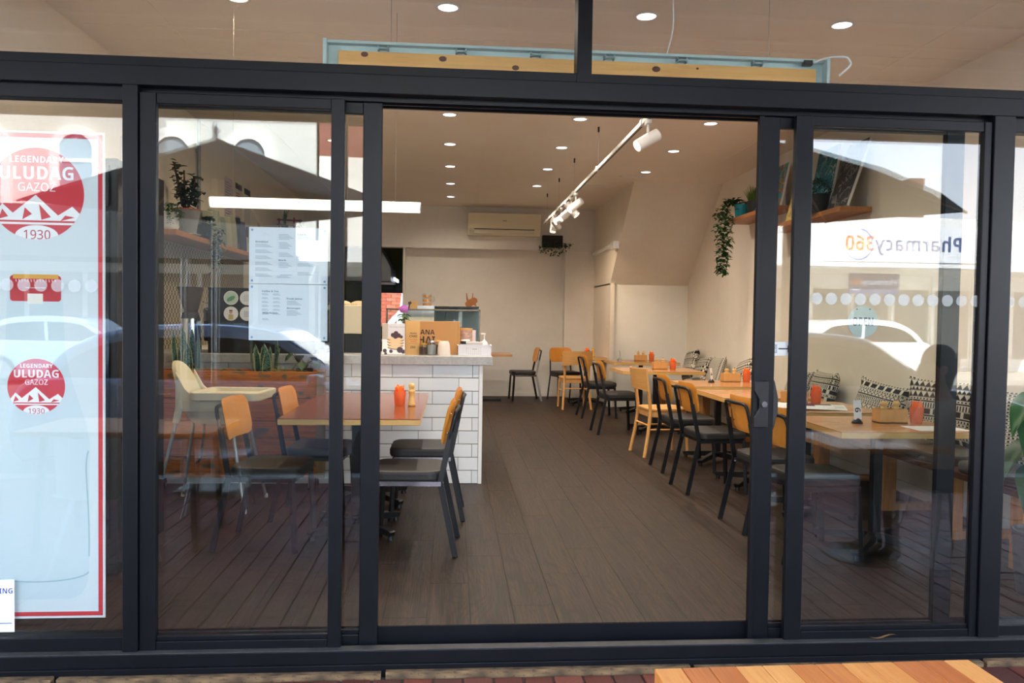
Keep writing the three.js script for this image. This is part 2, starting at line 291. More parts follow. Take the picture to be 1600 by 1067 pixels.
// timber packing strip and footpath
{
  struct('trim_7', [0, 1, 2, 3, 4].map(i => uvm(bx(-2.9 + i * 1.32, -1.6 + i * 1.32, -0.2, -0.137 - 0.004 * (i % 2), 0.03, 0.08 - 0.005 * (i % 3)), true)), M.strip, 'weathered timber packing strip under the sill');
  const p = struct('footpath', null, null, 'red brick footpath');
  mesh('bed', bx(-9, 11, -0.35, -0.17, 0, 3.95), M.mortar, p);
  const g = new RoundedBoxGeometry(0.118, 0.05, 0.236, 1, 0.006), gh = new RoundedBoxGeometry(0.118, 0.05, 0.112, 1, 0.006), pick = () => M.brickMats[Math.floor(rnd() * 5)];
  const cells = [];
  for (let i = -40; i < 60; i++) for (let j = 0; j < 17; j++) { const x = i * 0.126, z = 0.205 + j * 0.244 + 0.122 - (i & 1 ? 0.122 : 0); if (z < 3.85 && z > 0.19) cells.push([x, z]); if (j === 0 && !(i & 1)) cells.push([x, 0.146]); }
  const near = c => Math.hypot((c[0] - 0.4) * 0.42, c[1]);
  cells.sort((a, b) => near(a) - near(b));
  const rest = [[], [], [], [], []];
  cells.forEach(([x, z], n) => {
    const y = -0.188 + rr(-0.0025, 0.0025) + 0.004, tx = rr(-0.008, 0.008);
    if (n < 300) { const m = mesh('brick', z < 0.15 ? gh : g, pick(), p); m.position.set(x, y, z); m.rotation.set(tx, rr(-0.012, 0.012), rr(-0.008, 0.008)); }
    else rest[Math.floor(rnd() * 5)].push(bc(0.118, 0.05, 0.236, x, y, z));
  });
  rest.forEach((r, k) => { mesh('far_bricks', r, M.brickMats[k], p).userData.kind = 'stuff'; });
  struct('kerb', bx(-30, 40, -0.4, -0.17, 3.95, 4.15), M.concrete); struct('road', bx(-40, 50, -0.5, -0.31, 4.15, 17), M.asphalt, 'asphalt street'); struct('far_footpath', bx(-40, 50, -0.4, -0.17, 17, 21), M.concrete, 'footpath across the street');
}
// ---------- ceiling downlights ----------
{
  const rows = [[-1.28, [0, 1, 2, 3]], [-0.05, [0, 1, 2, 3, 4, 5, 6]], [1.155, [0, 1, 2, 3, 4, 5]], [2.39, [0, 1, 2, 3, 4]]], zs = [-1.43, -2.67, -3.92, -5.15, -6.39, -7.64, -8.83];
  const trim = lathe([[0.055, 0.004], [0.06, -0.008], [0.078, -0.006], [0.08, 0.0]], 24), lens = cyl(0.058, 0.058, 0.006, 0, -0.001, 0, 24);
  const cold = glow(0xf2f4ff, 5), warm = glow(0xffe3c2, 5);
  rows.forEach(([x, ids], r) => ids.forEach(i => {
    const t = thing('ceiling_downlight', `round recessed ceiling downlight, ${ORD[r]} row from the left, ${ORD[i]} from the street`, 'downlight', [x, 3.2, zs[i]], 0, 'recessed ceiling downlights');
    mesh('trim_ring', trim, M.whiteGloss, t); mesh('light_lens', lens, r ? cold : warm, t);
    const s = new THREE.SpotLight(r ? 0xfff0dc : 0xffe0bc, LAMP, 0, 1.35, 0.9, 2); s.position.set(x, 3.185, zs[i]); s.target.position.set(x, 0, zs[i]); s.castShadow = true; s.shadow.radius = 2.5; scene.add(s, s.target);
  }));
}
// ---------- furniture builders ----------
// metal chair, front towards +z
function buildMetalChair(t, light) {
  const legMat = light ? M.steel : M.blackMetal;
  for (const s of [-1, 1]) {
    const m = light && s > 0 ? M.steel : M.blackMetal;
    mesh('leg', [bar([s * 0.2, 0, -0.285], [s * 0.188, 0.42, -0.195], 0.013, 0.032), bar([s * 0.188, 0.415, -0.195], [s * 0.172, 0.7, -0.25], 0.013, 0.03), cyl(0.011, 0.011, 0.006, s * 0.2, 0.003, -0.285, 8)], m, t);
    mesh('leg', bar([s * 0.192, 0.42, 0.165], [s * 0.2, 0, 0.19], 0.024, 0.024), M.blackMetal, t);
    mesh('side_rail', bar([s * 0.19, 0.412, -0.2], [s * 0.19, 0.412, 0.175], 0.018, 0.026), s > 0 ? M.chrome : M.blackMetal, t);
  }
  for (const z of [0.17, -0.18]) mesh('cross_rail', bar([-0.19, 0.412, z], [0.19, 0.412, z], 0.018, 0.024), M.blackMetal, t);
  mesh('back_hoop', tube([[-0.172, 0.66, -0.243], [-0.17, 0.78, -0.27], [-0.155, 0.812, -0.278], [-0.11, 0.82, -0.282], [0, 0.82, -0.292], [0.11, 0.82, -0.282], [0.155, 0.812, -0.278], [0.17, 0.78, -0.27], [0.172, 0.66, -0.243]], 0.0115, 36, 8), M.blackMetal, t);
  const pad = ext(rrect(0.385, 0.375, 0.07), 0.034, 0.016, 8).rotateX(-Math.PI / 2).translate(0, 0.438, 0);
  warp(pad, v => { if (v.y > 0.46) v.y += 0.012 * (1 - (v.x / 0.2) ** 2) * (1 - (v.z / 0.2) ** 2) - 0.004; });
  mesh('seat', pad, M.pad, t);
  const rim = (x, y) => { const ax = Math.max(0, Math.abs(x) - 0.1375), ay = Math.max(0, Math.abs(y) - 0.0575); return Math.hypot(ax, ay); };
  const face = s => grid(20, 10, (u, v) => {               // rounded panel, bent round the sitter's back
    let x = (u - 0.5) * 0.395 * s, y = (v - 0.5) * 0.235; const r = rim(x, y);
    if (r > 0.06) { const ax = Math.abs(x) - 0.1375, ay = Math.abs(y) - 0.0575; x = Math.sign(x) * (0.1375 + ax * 0.06 / r); y = Math.sign(y) * (0.0575 + ay * 0.06 / r); }
    const e = Math.min(r, 0.06) / 0.06; return [x, 0.745 + y, -0.248 + 0.9 * x * x - 0.2 * y + s * 0.0065 * Math.sqrt(Math.max(0, 1 - e ** 6))];
  });
  mesh('backrest', uvm(join([face(1), face(-1)])), M.ply, t);
  for (const [x, y] of [[-0.13, 0.8], [0.13, 0.8], [-0.13, 0.69], [0.13, 0.69]]) mesh('screw', cyl(0.006, 0.006, 0.004, 0, 0, 0, 8).rotateX(Math.PI / 2).translate(x, y, -0.255 - 0.2 * (y - 0.745) + 0.9 * x * x), M.chrome, t);
}
function buildWoodChair(t) {
  for (const s of [-1, 1]) {
    mesh('leg', tube([[s * 0.215, 0, -0.265], [s * 0.195, 0.22, -0.225], [s * 0.18, 0.45, -0.2], [s * 0.185, 0.65, -0.225], [s * 0.19, 0.815, -0.265]], 0.018, 16, 8), M.beech, t);
    mesh('leg', rod([s * 0.2, 0, 0.19], [s * 0.185, 0.43, 0.165], 0.014, 0.019, 10), M.beech, t);
    mesh('stretcher', tube([[s * 0.19, 0.27, -0.22], [s * 0.196, 0.27, 0], [s * 0.19, 0.27, 0.175]], 0.009, 8, 6), M.beech, t);
  }
  mesh('stretcher', rod([-0.19, 0.31, -0.215], [0.19, 0.31, -0.215], 0.01), M.beech, t);
  mesh('seat_rail', uvm(ext(rrect(0.39, 0.39, 0.08), 0.055, 0.004, 6).rotateX(-Math.PI / 2).translate(0, 0.395, -0.005)), M.beech, t);
  mesh('seat', uvm(ext(rrect(0.41, 0.41, 0.09), 0.012, 0.006, 6).rotateX(-Math.PI / 2).translate(0, 0.458, -0.005)), M.beech, t);
  const crest = grid(16, 3, (u, v) => { const a = (u - 0.5) * 2; return [a * 0.225, 0.67 + v * 0.2 - 0.02 * a * a * (1 - v), -0.255 - v * 0.025 + 0.07 * a * a - 0.045]; });
  const crestB = grid(16, 3, (u, v) => { const a = (0.5 - u) * 2; return [a * 0.225, 0.67 + v * 0.2 - 0.02 * a * a * (1 - v), -0.255 - v * 0.025 + 0.07 * a * a - 0.06]; });
  const edge = (k) => grid(16, 1, (u, v) => { const a = (k ? u - 0.5 : 0.5 - u) * 2, q = k; return [a * 0.225, 0.67 + q * 0.2 - 0.02 * a * a * (1 - q), -0.255 - q * 0.025 + 0.07 * a * a - 0.045 - 0.015 * v]; });
  const side = s => grid(1, 3, (u, v) => [s * 0.225, 0.67 + v * 0.2 - 0.02 * (1 - v), -0.255 - v * 0.025 + 0.07 - 0.045 - 0.015 * (s > 0 ? u : 1 - u)]);
  mesh('backrest', uvm(join([crest, crestB, edge(1), edge(0), side(1), side(-1)]), true), M.beech, t);
  for (const s of [-1, 1]) mesh('bolt', cyl(0.007, 0.007, 0.006, 0, 0, 0, 8).rotateX(Math.PI / 2).translate(s * 0.182, 0.425, -0.222), M.steel, t);
}
// pedestal table, origin on the floor under the middle
function buildTable(t, w, d, top, posts = [0], edge = M.tableEdge, h = 0.75) {
  mesh('table_top', uvm(bx(-w / 2, w / 2, h - 0.006, h, -d / 2, d / 2, 0.002), true, rnd(), rnd()), top, t);
  mesh('edge_band', uvm(bx(-w / 2 + 0.0006, w / 2 - 0.0006, h - 0.038, h - 0.005, -d / 2 + 0.0006, d / 2 - 0.0006, 0.003), true), edge, t);
  for (const z of posts) {
    mesh('column', [bc(0.055, h - 0.12, 0.055, 0, (h - 0.12) / 2 + 0.06, z, 0.006), bc(0.1, 0.03, 0.1, 0, 0.085, z, 0.01)], M.blackMetal, t);
    mesh('mounting_plate', bc(0.3, 0.012, 0.3, 0, h - 0.045, z), M.blackMetal, t);
    for (let k = 0; k < 4; k++) {
      const a = Math.PI / 4 + k * Math.PI / 2, g = ext(poly([[0.02, 0.1], [0.02, 0.05], [0.34, 0.028], [0.35, 0.05], [0.34, 0.056]]), 0.04, 0.003).translate(0, 0, -0.02);
      mesh('foot', [g, cyl(0.016, 0.02, 0.028, 0.33, 0.014, 0, 10)].map(q => q.rotateY(a).translate(0, 0, z)), M.blackMetal, t);
    }
  }
}
// ---------- left table and its chairs ----------
{
  const t = thing('dining_table', 'long reddish timber table with pale edge against the white tiled counter', 'table', [-0.59, 0, -2.05]);
  buildTable(t, 0.82, 1.58, M.tableRed, [-0.38, 0.42]);
  const c = thing('metal_chair', 'black padded metal chair with plywood back, right of the long table, nearest the door', 'chair', [-0.245, 0, -1.26], -Math.PI / 2 - 0.04, 'metal chairs with plywood backs');
  buildMetalChair(c);
  const L = (label, x, z, a) => copy(c, label, [x, 0, z], a);
  L('black padded metal chair with plywood back, right of the long table, nearer the tiled counter', -0.2, -2.02, -Math.PI / 2);
  L('black padded metal chair with plywood back, left of the long table, nearest the glass', -1.04, -1.36, Math.PI / 2 - 0.1);
  L('black padded metal chair with plywood back, left of the long table, beside the wooden planter', -0.87, -2.02, Math.PI / 2 - 0.06);
  // chairs of the right-hand row
  const R = 'black metal chair with plywood back along the right-hand tables, ';
  [[-1.09, 'nearest the street'], [-1.67, 'second from the street'], [-2.78, 'third from the street'], [-3.62, 'beside the pale bentwood chair'], [-5.86, 'first beyond the pale bentwood chair'], [-7.35, 'last before the far bentwood chair']]
    .forEach(([z, w], i) => L(R + w, [2.12, 2.13, 2.1, 2.14, 1.98, 2.04][i], z, Math.PI / 2 + [0.1, 0.05, 0.05, 0.02, 0.04, 0.03][i]));
  L('black padded metal chair half hidden behind the far bentwood chair at the stair corner', 1.86, -9.42, 0.25);
  const bc2 = thing('metal_chair', 'black padded metal chair with one bright chrome leg, alone against the rear wall', 'chair', [1.16, 0, -9.5], -Math.PI / 2 + 0.08, 'metal chairs with plywood backs');
  buildMetalChair(bc2, true);
  const w = thing('bentwood_chair', 'pale bentwood timber chair among the black chairs of the right-hand row', 'chair', [2.13, 0, -4.42], Math.PI / 2 + 0.1, 'bentwood chairs');
  buildWoodChair(w);
  copy(w, 'pale bentwood timber chair seen from behind at the table by the stair corner', [1.84, 0, -8.4], Math.PI + 0.05);
}
// ---------- right-hand tables ----------
const TR = [[2.54, -1.16, 0.8, 0.7], [2.52, -2.05, 0.8, 0.7], [2.52, -2.97, 0.8, 0.72], [2.55, -4.0, 0.78, 0.74], [2.46, -5.98, 0.98, 0.76], [2.72, -7.8, 0.95, 0.72], [2.12, -8.95, 0.72, 0.62]];
const TW = ['nearest the street, with the table number', 'second from the street, under the newspaper', 'third from the street', 'fourth from the street, beside the pale bentwood chair', 'fifth from the street', 'in front of the white niche', 'tucked into the stair corner at the rear'];
TR.forEach(([x, z, w, d], i) => { const t = thing('dining_table', 'square timber table on a black pedestal, ' + TW[i], 'table', [x, 0, z], 0, 'pedestal tables'); buildTable(t, w, d, M.tableTop[i % 3]); });
// ---------- condiments ----------
function mill(x, z, h, y = 0) { return lathe([[0, 0], [0.024, 0], [0.026, 0.01], [0.02, h * 0.35], [0.019, h * 0.5], [0.024, h * 0.62], [0.024, h * 0.68], [0.014, h * 0.72], [0.02, h * 0.8], [0.023, h * 0.88], [0.016, h * 0.97], [0, h]], 16).translate(x, y, z); }
const orangeGlass = new THREE.MeshPhysicalMaterial({ color: 0xffa866, roughness: 0.08, transmission: 0.6, thickness: 0, ior: 1.45 });
function napkinGlass(x, y, z, where) {
  const t = thing('napkin_tumbler', 'tumbler stuffed with orange paper napkins ' + where, 'tumbler', [x, y, z]);
  mesh('glass_cup', lathe([[0, 0], [0.034, 0], [0.041, 0.1], [0.0385, 0.1], [0.032, 0.006], [0, 0.006]], 18), orangeGlass, t);
  for (let k = 0; k < 5; k++) { const a = k * 1.256, g = ext(poly([[-0.016, 0.008], [0.016, 0.008], [0.026, 0.12], [0.004, 0.135 + 0.01 * (k % 2)], [-0.02, 0.115]]), 0.003).translate(0, 0, 0.006).rotateX(0.1).rotateY(a); mesh('napkin', g, M.orange, t); }
  return t;
}
function caddy(x, y, z, where, tall = false) {
  const t = thing('condiment_box', 'timber box of salt and pepper mills ' + where, 'condiment box', [x, y, z]);
  mesh('box', [bx(-0.085, 0.085, 0, 0.008, -0.05, 0.05), bx(-0.085, 0.085, 0, 0.085, 0.042, 0.05, 0.002), bx(-0.085, 0.085, 0, 0.085, -0.05, -0.042, 0.002), bx(-0.085, -0.077, 0, 0.085, -0.042, 0.042), bx(0.077, 0.085, 0, 0.085, -0.042, 0.042)], M.beech, t);
  for (const k of [-1, 1]) { const m = mesh('mill', mill(k * 0.038, 0, 0.125, 0.008), M.tableEdge, t); mesh('knob', cyl(0.007, 0.007, 0.012, k * 0.038, 0.138, 0, 10), M.chrome, m); }
  return t;
}
{
  const T = 0.7502;
  [[2.64, -1.2, 'on the front table beside the table number'], [2.53, -2.28, 'on the table behind the newspaper'], [2.74, -4.2, 'on the table right of the pale bentwood chair'], [2.52, -6.02, 'on the fifth table from the street'], [2.74, -7.9, 'in front of the white niche']]
    .forEach(([x, z, w], i) => { caddy(x, T, z, w, i === 0); napkinGlass(x + 0.155, T, z + 0.02, w); });
  napkinGlass(2.16, T, -9.1, 'on the stair corner table');
  solo('pepper_mill', mill(2.25, -9.05, 0.15, T), M.tableEdge, 'single timber pepper mill on the stair corner table', 'pepper mill');
  napkinGlass(-0.345, T, -1.95, 'on the long table beside the door frame');
  solo('pepper_mill', mill(-0.265, -1.93, 0.155, T), M.tableEdge, 'turned timber pepper mill on the long reddish table', 'pepper mill');
  // table numbers
  const sign = (x, z, turn, txt, where) => {
    const t = thing('table_number', 'white table number card in a black stand ' + where, 'table number', [x, T, z], turn);
    mesh('stand', lathe([[0, 0], [0.032, 0], [0.03, 0.01], [0.012, 0.03], [0, 0.032]], 16), M.black, t);
    const tex = canvasTex(96, 192, (c, w, h) => { c.fillStyle = '#f6f6f4'; c.fillRect(0, 0, w, h); c.fillStyle = '#161616'; c.font = 'bold 96px sans-serif'; c.textAlign = 'center'; c.textBaseline = 'middle'; c.translate(w / 2, h / 2); c.rotate(Math.PI / 2); c.fillText(txt, 0, 0); });
    const g = flat(new THREE.BoxGeometry(0.055, 0.115, 0.003)).rotateX(-0.12).translate(0, 0.08, 0); mesh('card', g, tmat(tex, 0.6), t);
  };
  sign(2.42, -1.17, 0.25, '6', 'on the front table'); sign(2.52, -4.12, 0.9, '4', 'on the table beside the pale bentwood chair');
  solo('spoon', [tube([[2.42, T + 0.02, -7.86], [2.43, T + 0.08, -7.87], [2.425, T + 0.15, -7.88]], 0.006, 8, 6), cyl(0.03, 0.035, 0.03, 2.42, T + 0.016, -7.86)], M.steel, 'little steel stand with a hook beside the condiments in front of the white niche', 'stand');
  // rolled newspaper and a paper place menu
  const np = thing('newspaper', 'folded newspaper with a dark picture on the second table from the street', 'newspaper', [2.42, T, -1.9], -0.12);
  const ntex = canvasTex(512, 192, (c, w, h) => { c.fillStyle = '#e6e4e0'; c.fillRect(0, 0, w, h); c.fillStyle = '#4a5a40'; c.fillRect(130, 0, 90, 110); c.fillStyle = '#6a3038'; c.fillRect(220, 20, 80, 130); c.fillStyle = '#54504e'; c.fillRect(300, 30, 120, 100); c.fillStyle = '#f4f2ee'; c.fillRect(330, 50, 60, 50); c.fillStyle = '#888'; for (let i = 0; i < 12; i++) c.fillRect(430, 20 + i * 13, 70, 4); });
  mesh('pages', grid(12, 6, (u, v) => [(u - 0.45) * 0.5, 0.004 + 0.028 * Math.sin(v * Math.PI) + 0.012 * (1 - u), (0.5 - v) * 0.17]), tmat(ntex, 0.8, { side: THREE.DoubleSide }), np);
  mesh('rolled_edge', rod([-0.225, 0.022, 0], [-0.1, 0.018, -0.02], 0.022, 0.016, 14), M.paper, np);
  solo('place_menu', bx(2.62, 2.92, 0.7502, 0.7515, -1.05, -0.86), M.paper, 'white paper menu lying on the front table', 'menu');
}
// ---------- bench and cushions along the right wall ----------
{
  const b = thing('wall_bench', 'long dark timber bench with pale posts along the right wall', 'bench', [0, 0, 0]);
  for (let k = 0; k < 3; k++) mesh('seat_board', uvm(bx(3.08 + k * 0.175, 3.25 + k * 0.175, 0.41, 0.448, -8.3, -0.6, 0.003)), M.bench, b);
  for (const z of [-0.72, -1.36, -2.1, -3.1, -4.1, -5.2, -6.2, -7.2, -8.2]) { mesh('leg', uvm(bx(3.1, 3.2, 0, 0.41, z - 0.05, z + 0.05, 0.004)), M.benchLeg, b); mesh('foot_rail', uvm(bx(3.12, 3.58, 0.0, 0.05, z - 0.03, z + 0.03)), M.benchLeg, b); }
  const seatPad = (z0, z1, where) => solo('seat_pad', ext(rrect(0.44, z1 - z0, 0.06), 0.03, 0.018, 5).rotateX(-Math.PI / 2).translate(3.33, 0.467, (z0 + z1) / 2), mat(0x4a4644, 0.95, { bumpMap: fineBump, bumpScale: 0.003 }), 'dark grey seat pad on the bench ' + where, 'seat pad');
  seatPad(-1.25, -0.65, 'nearest the street'); seatPad(-2.25, -1.4, 'under the front table');
  const geo = (style) => canvasTex(256, 256, (c, w, h) => {
    c.fillStyle = '#d9d0bd'; c.fillRect(0, 0, w, h); c.fillStyle = '#23201f';
    let s2 = style * 91 + 5; const r = () => (s2 = (s2 * 16807) % 2147483647) / 2147483647;
    for (let y = 0; y < h;) {
      const b2 = 14 + Math.floor(r() * 18), k = style === 2 ? 3 : Math.floor(r() * 5);
      if (k === 0) for (let x = 0; x < w; x += b2) { c.beginPath(); c.moveTo(x, y + b2); c.lineTo(x + b2 / 2, y); c.lineTo(x + b2, y + b2); c.fill(); }
      else if (k === 1) for (let x = 0; x < w; x += b2 * 1.4) c.fillRect(x, y + 2, b2, b2 - 4);
      else if (k === 2) { c.lineWidth = 3; c.strokeStyle = '#23201f'; c.beginPath(); for (let x = 0, n = 0; x <= w; x += b2 / 2, n++) c.lineTo(x, y + (n % 2 ? 2 : b2 - 2)); c.stroke(); }
      else if (k === 3) for (let x = 4; x < w; x += 13) { c.fillRect(x, y + 3, 7, 6); }
      else { c.fillRect(0, y, w, 5); for (let x = 0; x < w; x += 10) c.fillRect(x, y + 8, 5, b2 - 8); }
      y += k === 3 ? 13 : b2 + 3; c.fillRect(0, y - 2, w, 1.5);
    }
  });
  const cm = [0, 1, 2, 3].map(i => tmat(geo(i + 1), 0.95));
  const cushion = (z, y, w, h, m, tilt, roll, where, turn = 0) => {
    const t = thing('cushion', where, 'cushion', [3.47 - 0.13 * turn, y, z], 0), n = 14, th = 0.075;
    const side = s => grid(n, n, (u, v) => { const a = (u - 0.5) * 2, b2 = (v - 0.5) * 2, k = Math.pow(Math.max(0, (1 - a ** 4) * (1 - b2 ** 4)), 0.5), pin = 1 - 0.06 * (1 - a * a) * 0 - 0.05 * (a * a * b2 * b2 > 0.6 ? -1 : 0); return [s * th * k, b2 * h / 2 * pin * (1 - 0.05 * (1 - a * a)), -s * a * w / 2 * pin * (1 - 0.05 * (1 - b2 * b2))]; });
    const g = join([side(1), side(-1)]).rotateX(roll).rotateZ(tilt).rotateY(turn);
    g.computeBoundingBox(); mesh('cover', g.translate(0, -g.boundingBox.min.y, 0), m, t); return t;
  };
  cushion(-0.98, 0.516, 0.46, 0.44, cm[1], -0.28, 0.02, 'fawn dotted cushion behind the leafy plant at the street end of the bench', 0.7);
  cushion(-1.84, 0.516, 0.44, 0.44, cm[0], -0.25, 0.04, 'black and cream tribal cushion standing right of the front table', 0.75);
  cushion(-2.68, 0.45, 0.44, 0.4, cm[3], -0.3, 0.16, 'dark patterned cushion leaning behind the condiments of the front table', 0.5);
  cushion(-3.78, 0.45, 0.44, 0.44, cm[2], -0.25, 0, 'black and cream cushion seen between the right door stiles');
  cushion(-4.3, 0.45, 0.44, 0.42, cm[1], -0.3, 0.05, 'fawn dotted cushion left of the black and cream one by the door lock');
  cushion(-5.72, 0.45, 0.44, 0.42, cm[0], -0.3, -0.25, 'tilted dark banded cushion right of the door-side condiments');
  cushion(-6.75, 0.45, 0.42, 0.42, cm[1], -0.3, -0.05, 'dotted cushion with square shoulders in the middle of the bench');
  cushion(-7.3, 0.45, 0.42, 0.38, cm[2], -0.35, -0.12, 'small-checked cushion leaning on the far dark one');
  cushion(-7.85, 0.45, 0.42, 0.44, cm[3], -0.25, -0.15, 'dark cushion farthest along the bench near the stair wall');
}
// ---------- tiled counter ----------
{
  const c = thing('tiled_counter', 'long service counter faced in white tiles with grey top', 'counter', [0, 0, 0]);
  mesh('carcass', [bx(-2.44, 0.235, 0, 0.965, -3.62, -3.012), bx(-0.55, 0.235, 0, 0.965, -5.2, -3.6)], M.grout, c);
  mesh('worktop', [bx(-2.45, 0.325, 0.965, 1.035, -3.66, -2.94, 0.004), bx(-0.6, 0.325, 0.965, 1.035, -5.25, -3.64, 0.004)], M.stone, c);
  mesh('corner_trim', bx(0.22, 0.25, 0, 0.965, -3.03, -2.99, 0.003), M.whiteGloss, c);
  mesh('end_panel', bx(0.235, 0.252, 0, 0.965, -5.2, -3.03), mat(0x2b2624, 0.6), c);
  const tw = 0.318, th = 0.108;
  for (let j = 0; j < 9; j++) for (let i = -9; i < 1; i++) {
    let x0 = 0.22 + (i - 0) * (tw + 0.004) - (j % 2 ? 0.16 : 0.05), x1 = x0 + tw; x0 = Math.max(x0, -2.44); x1 = Math.min(x1, 0.218);
    if (x1 - x0 < 0.02) continue;
    mesh('tile', bx(x0, x1, j * (th - 0.0007) + 0.003, j * (th - 0.0007) + th - 0.004, -3.012, -3.0, 0.002), M.tile[Math.floor(rnd() * 3)], c);
  }
}
// ---------- timber planter on castors ----------
{
  const p = thing('timber_planter', 'weathered reclaimed-timber planter box on castors before the tiled counter', 'planter', [0, 0, 0]);
  const pm = [0, 1, 2, 3].map(i => tmat(dtex(256, 128, (u, v) => {
    const st = noise(u * 5, v * 40, 5, 40, 90 + i), ch = noise(u * 14, v * 8, 14, 8, 95 + i), fine = noise(u * 30, v * 100, 30, 100, 99 + i);
    let c = mixc([216, 136, 72], [150, 86, 40], 0.6 * st + 0.4 * fine); if (ch > 0.72) c = mixc(c, [104, 98, 86], (ch - 0.72) * 5); return c;
  }, [1.2, 3]), 0.7));
  const hs = [0.12, 0.285, 0.42, 0.55, 0.72, 0.925];
  for (let k = 0; k < 5; k++) {
    mesh('plank', uvm(bx(-2.3, -0.99, hs[k], hs[k + 1] - 0.006, -2.68 - (k % 2) * 0.003, -2.655, 0.003), false, k * 0.7, k * 0.3), pm[k % 4], p);
    mesh('plank', uvm(bx(-1.012, -0.99, hs[k], hs[k + 1] - 0.006, -2.93, -2.68, 0.002), false, k * 0.4, k * 0.2), pm[(k + 1) % 4], p);
    mesh('plank', uvm(bx(-2.3, -0.99, hs[k], hs[k + 1] - 0.006, -2.95, -2.93, 0.002), false, k * 0.4, k * 0.9), pm[(k + 2) % 4], p);
  }
  mesh('corner_post', [bx(-1.01, -0.95, 0.12, 0.93, -2.67, -2.63, 0.003), bx(-2.32, -2.27, 0.12, 0.93, -2.67, -2.63, 0.003)], tmat(wood([170, 150, 120], [130, 108, 80], 49, [2, 2]), 0.8), p);
  mesh('liner', bx(-2.28, -1.02, 0.5, 0.78, -2.92, -2.69), mat(0x1d1814, 0.95), p);
  for (const [x, z] of [[-1.06, -2.72], [-1.06, -2.9], [-2.22, -2.72], [-2.22, -2.9]]) {
    const w = mesh('castor', [bx(x - 0.02, x + 0.02, 0.07, 0.12, z - 0.02, z + 0.02), bx(x - 0.022, x - 0.017, 0.03, 0.09, z - 0.015, z + 0.015), bx(x + 0.017, x + 0.022, 0.03, 0.09, z - 0.015, z + 0.015)], M.steel, p);
    mesh('wheel', cyl(0.04, 0.04, 0.026, 0, 0, 0, 18).rotateZ(Math.PI / 2).rotateY(0.6).translate(x, 0.0402, z), M.rubber, w);
  }
}
// ---------- plants ----------
function blade(len, wid, bend, twist, th = 0.004, tip = 1.6) {         // upright strap leaf with thickness
  const f = (s) => (u, v) => { const a = (u - 0.5) * 2, w = wid * Math.pow(Math.sin(Math.PI * Math.min(1, 0.18 + v * 0.82)), 1 / tip) * (v > 0.97 ? 0.1 : 1), t = twist * v; const x = a * w / 2, z = s * th * (1 - a * a) + 0.25 * Math.abs(a) * w * 0.4; return [x * Math.cos(t) - z * Math.sin(t), len * (v - 0.12 * bend * bend * v * v), x * Math.sin(t) + z * Math.cos(t) + bend * len * v * v]; };
  return join([grid(4, 8, f(1)), grid(4, 8, (u, v) => f(-1)(1 - u, v))]);
}
const snakeTex = dtex(64, 256, (u, v) => { const e = Math.abs(u - 0.5) * 2; if (e > 0.82) return [172, 178, 132]; const b = noise(u * 6, v * 40, 6, 40, 120); return b > 0.52 ? [34, 66, 60] : [84, 122, 104]; });
const snakeMat = tmat(snakeTex, 0.4);
function snake(x, y, z, n, label, h0) {
  const t = thing('snake_plant', label, 'plant', [x, y, z]);
  mesh('soil_clump', lathe([[0, 0], [0.1, 0], [0.09, 0.03], [0, 0.05]], 14), mat(0x2b1f16, 1), t);
  for (let k = 0; k < n; k++) {
    const a = k * 2.4 + rnd(), r = 0.02 + 0.035 * (k / n), g = blade(h0 * rr(0.6, 1), rr(0.055, 0.075), rr(-0.12, 0.12), rr(-0.5, 0.5), 0.004, 2.2);
    mesh('leaf', g.rotateX(rr(0.02, 0.2)).rotateY(a).translate(r * Math.sin(a) * 1.5, 0.03, r * Math.cos(a)), snakeMat, t);
  }
}
snake(-2.0, 0.77, -2.8, 9, 'mottled snake plant at the left end of the timber planter', 0.47);
snake(-1.43, 0.77, -2.8, 8, 'mottled snake plant in the middle of the timber planter below the menu', 0.45);
function grass(x, y, z, label) {
  const t = thing('grass_plant', label, 'plant', [x, y, z]), g = [];
  mesh('soil_clump', lathe([[0, 0], [0.05, 0], [0.04, 0.02], [0, 0.03]], 10), mat(0x2b1f16, 1), t);
  for (let k = 0; k < 46; k++) { const a = rnd() * 6.28, l = rr(0.1, 0.26), d = rr(0.3, 1); g.push(flat(new THREE.TubeGeometry(new THREE.QuadraticBezierCurve3(V(0, 0.01, 0), V(Math.sin(a) * l * 0.3, l, Math.cos(a) * l * 0.2), V(Math.sin(a) * l * d, l * (1 - d * 0.5), Math.cos(a) * l * d * 0.3)), 4, 0.0022, 3))); }
  mesh('blades', g, mat(0x8f8a48, 0.7), t).userData.kind = 'stuff';
}
grass(-1.82, 0.775, -2.72, 'straw-green tuft of grass between the snake plants'); grass(-1.25, 0.775, -2.72, 'straw-green tuft of grass right of the middle snake plant');
const ovalLeaf = (l, w, fold = 0.3, droop = 0.25) => grid(2, 4, (u, v) => { const a = (u - 0.5) * 2, ww = w * Math.sin(Math.PI * Math.pow(v, 0.75)) / 2; return [a * ww, Math.abs(a) * ww * fold - droop * l * v * v, v * l]; });
function scatterLeaves(pts, l, w, lean = 0.6) { return pts.map(([x, y, z]) => ovalLeaf(l * rr(0.7, 1.2), w * rr(0.8, 1.2)).rotateX(rr(-lean, lean)).rotateY(rnd() * 6.28).translate(x, y, z)); }
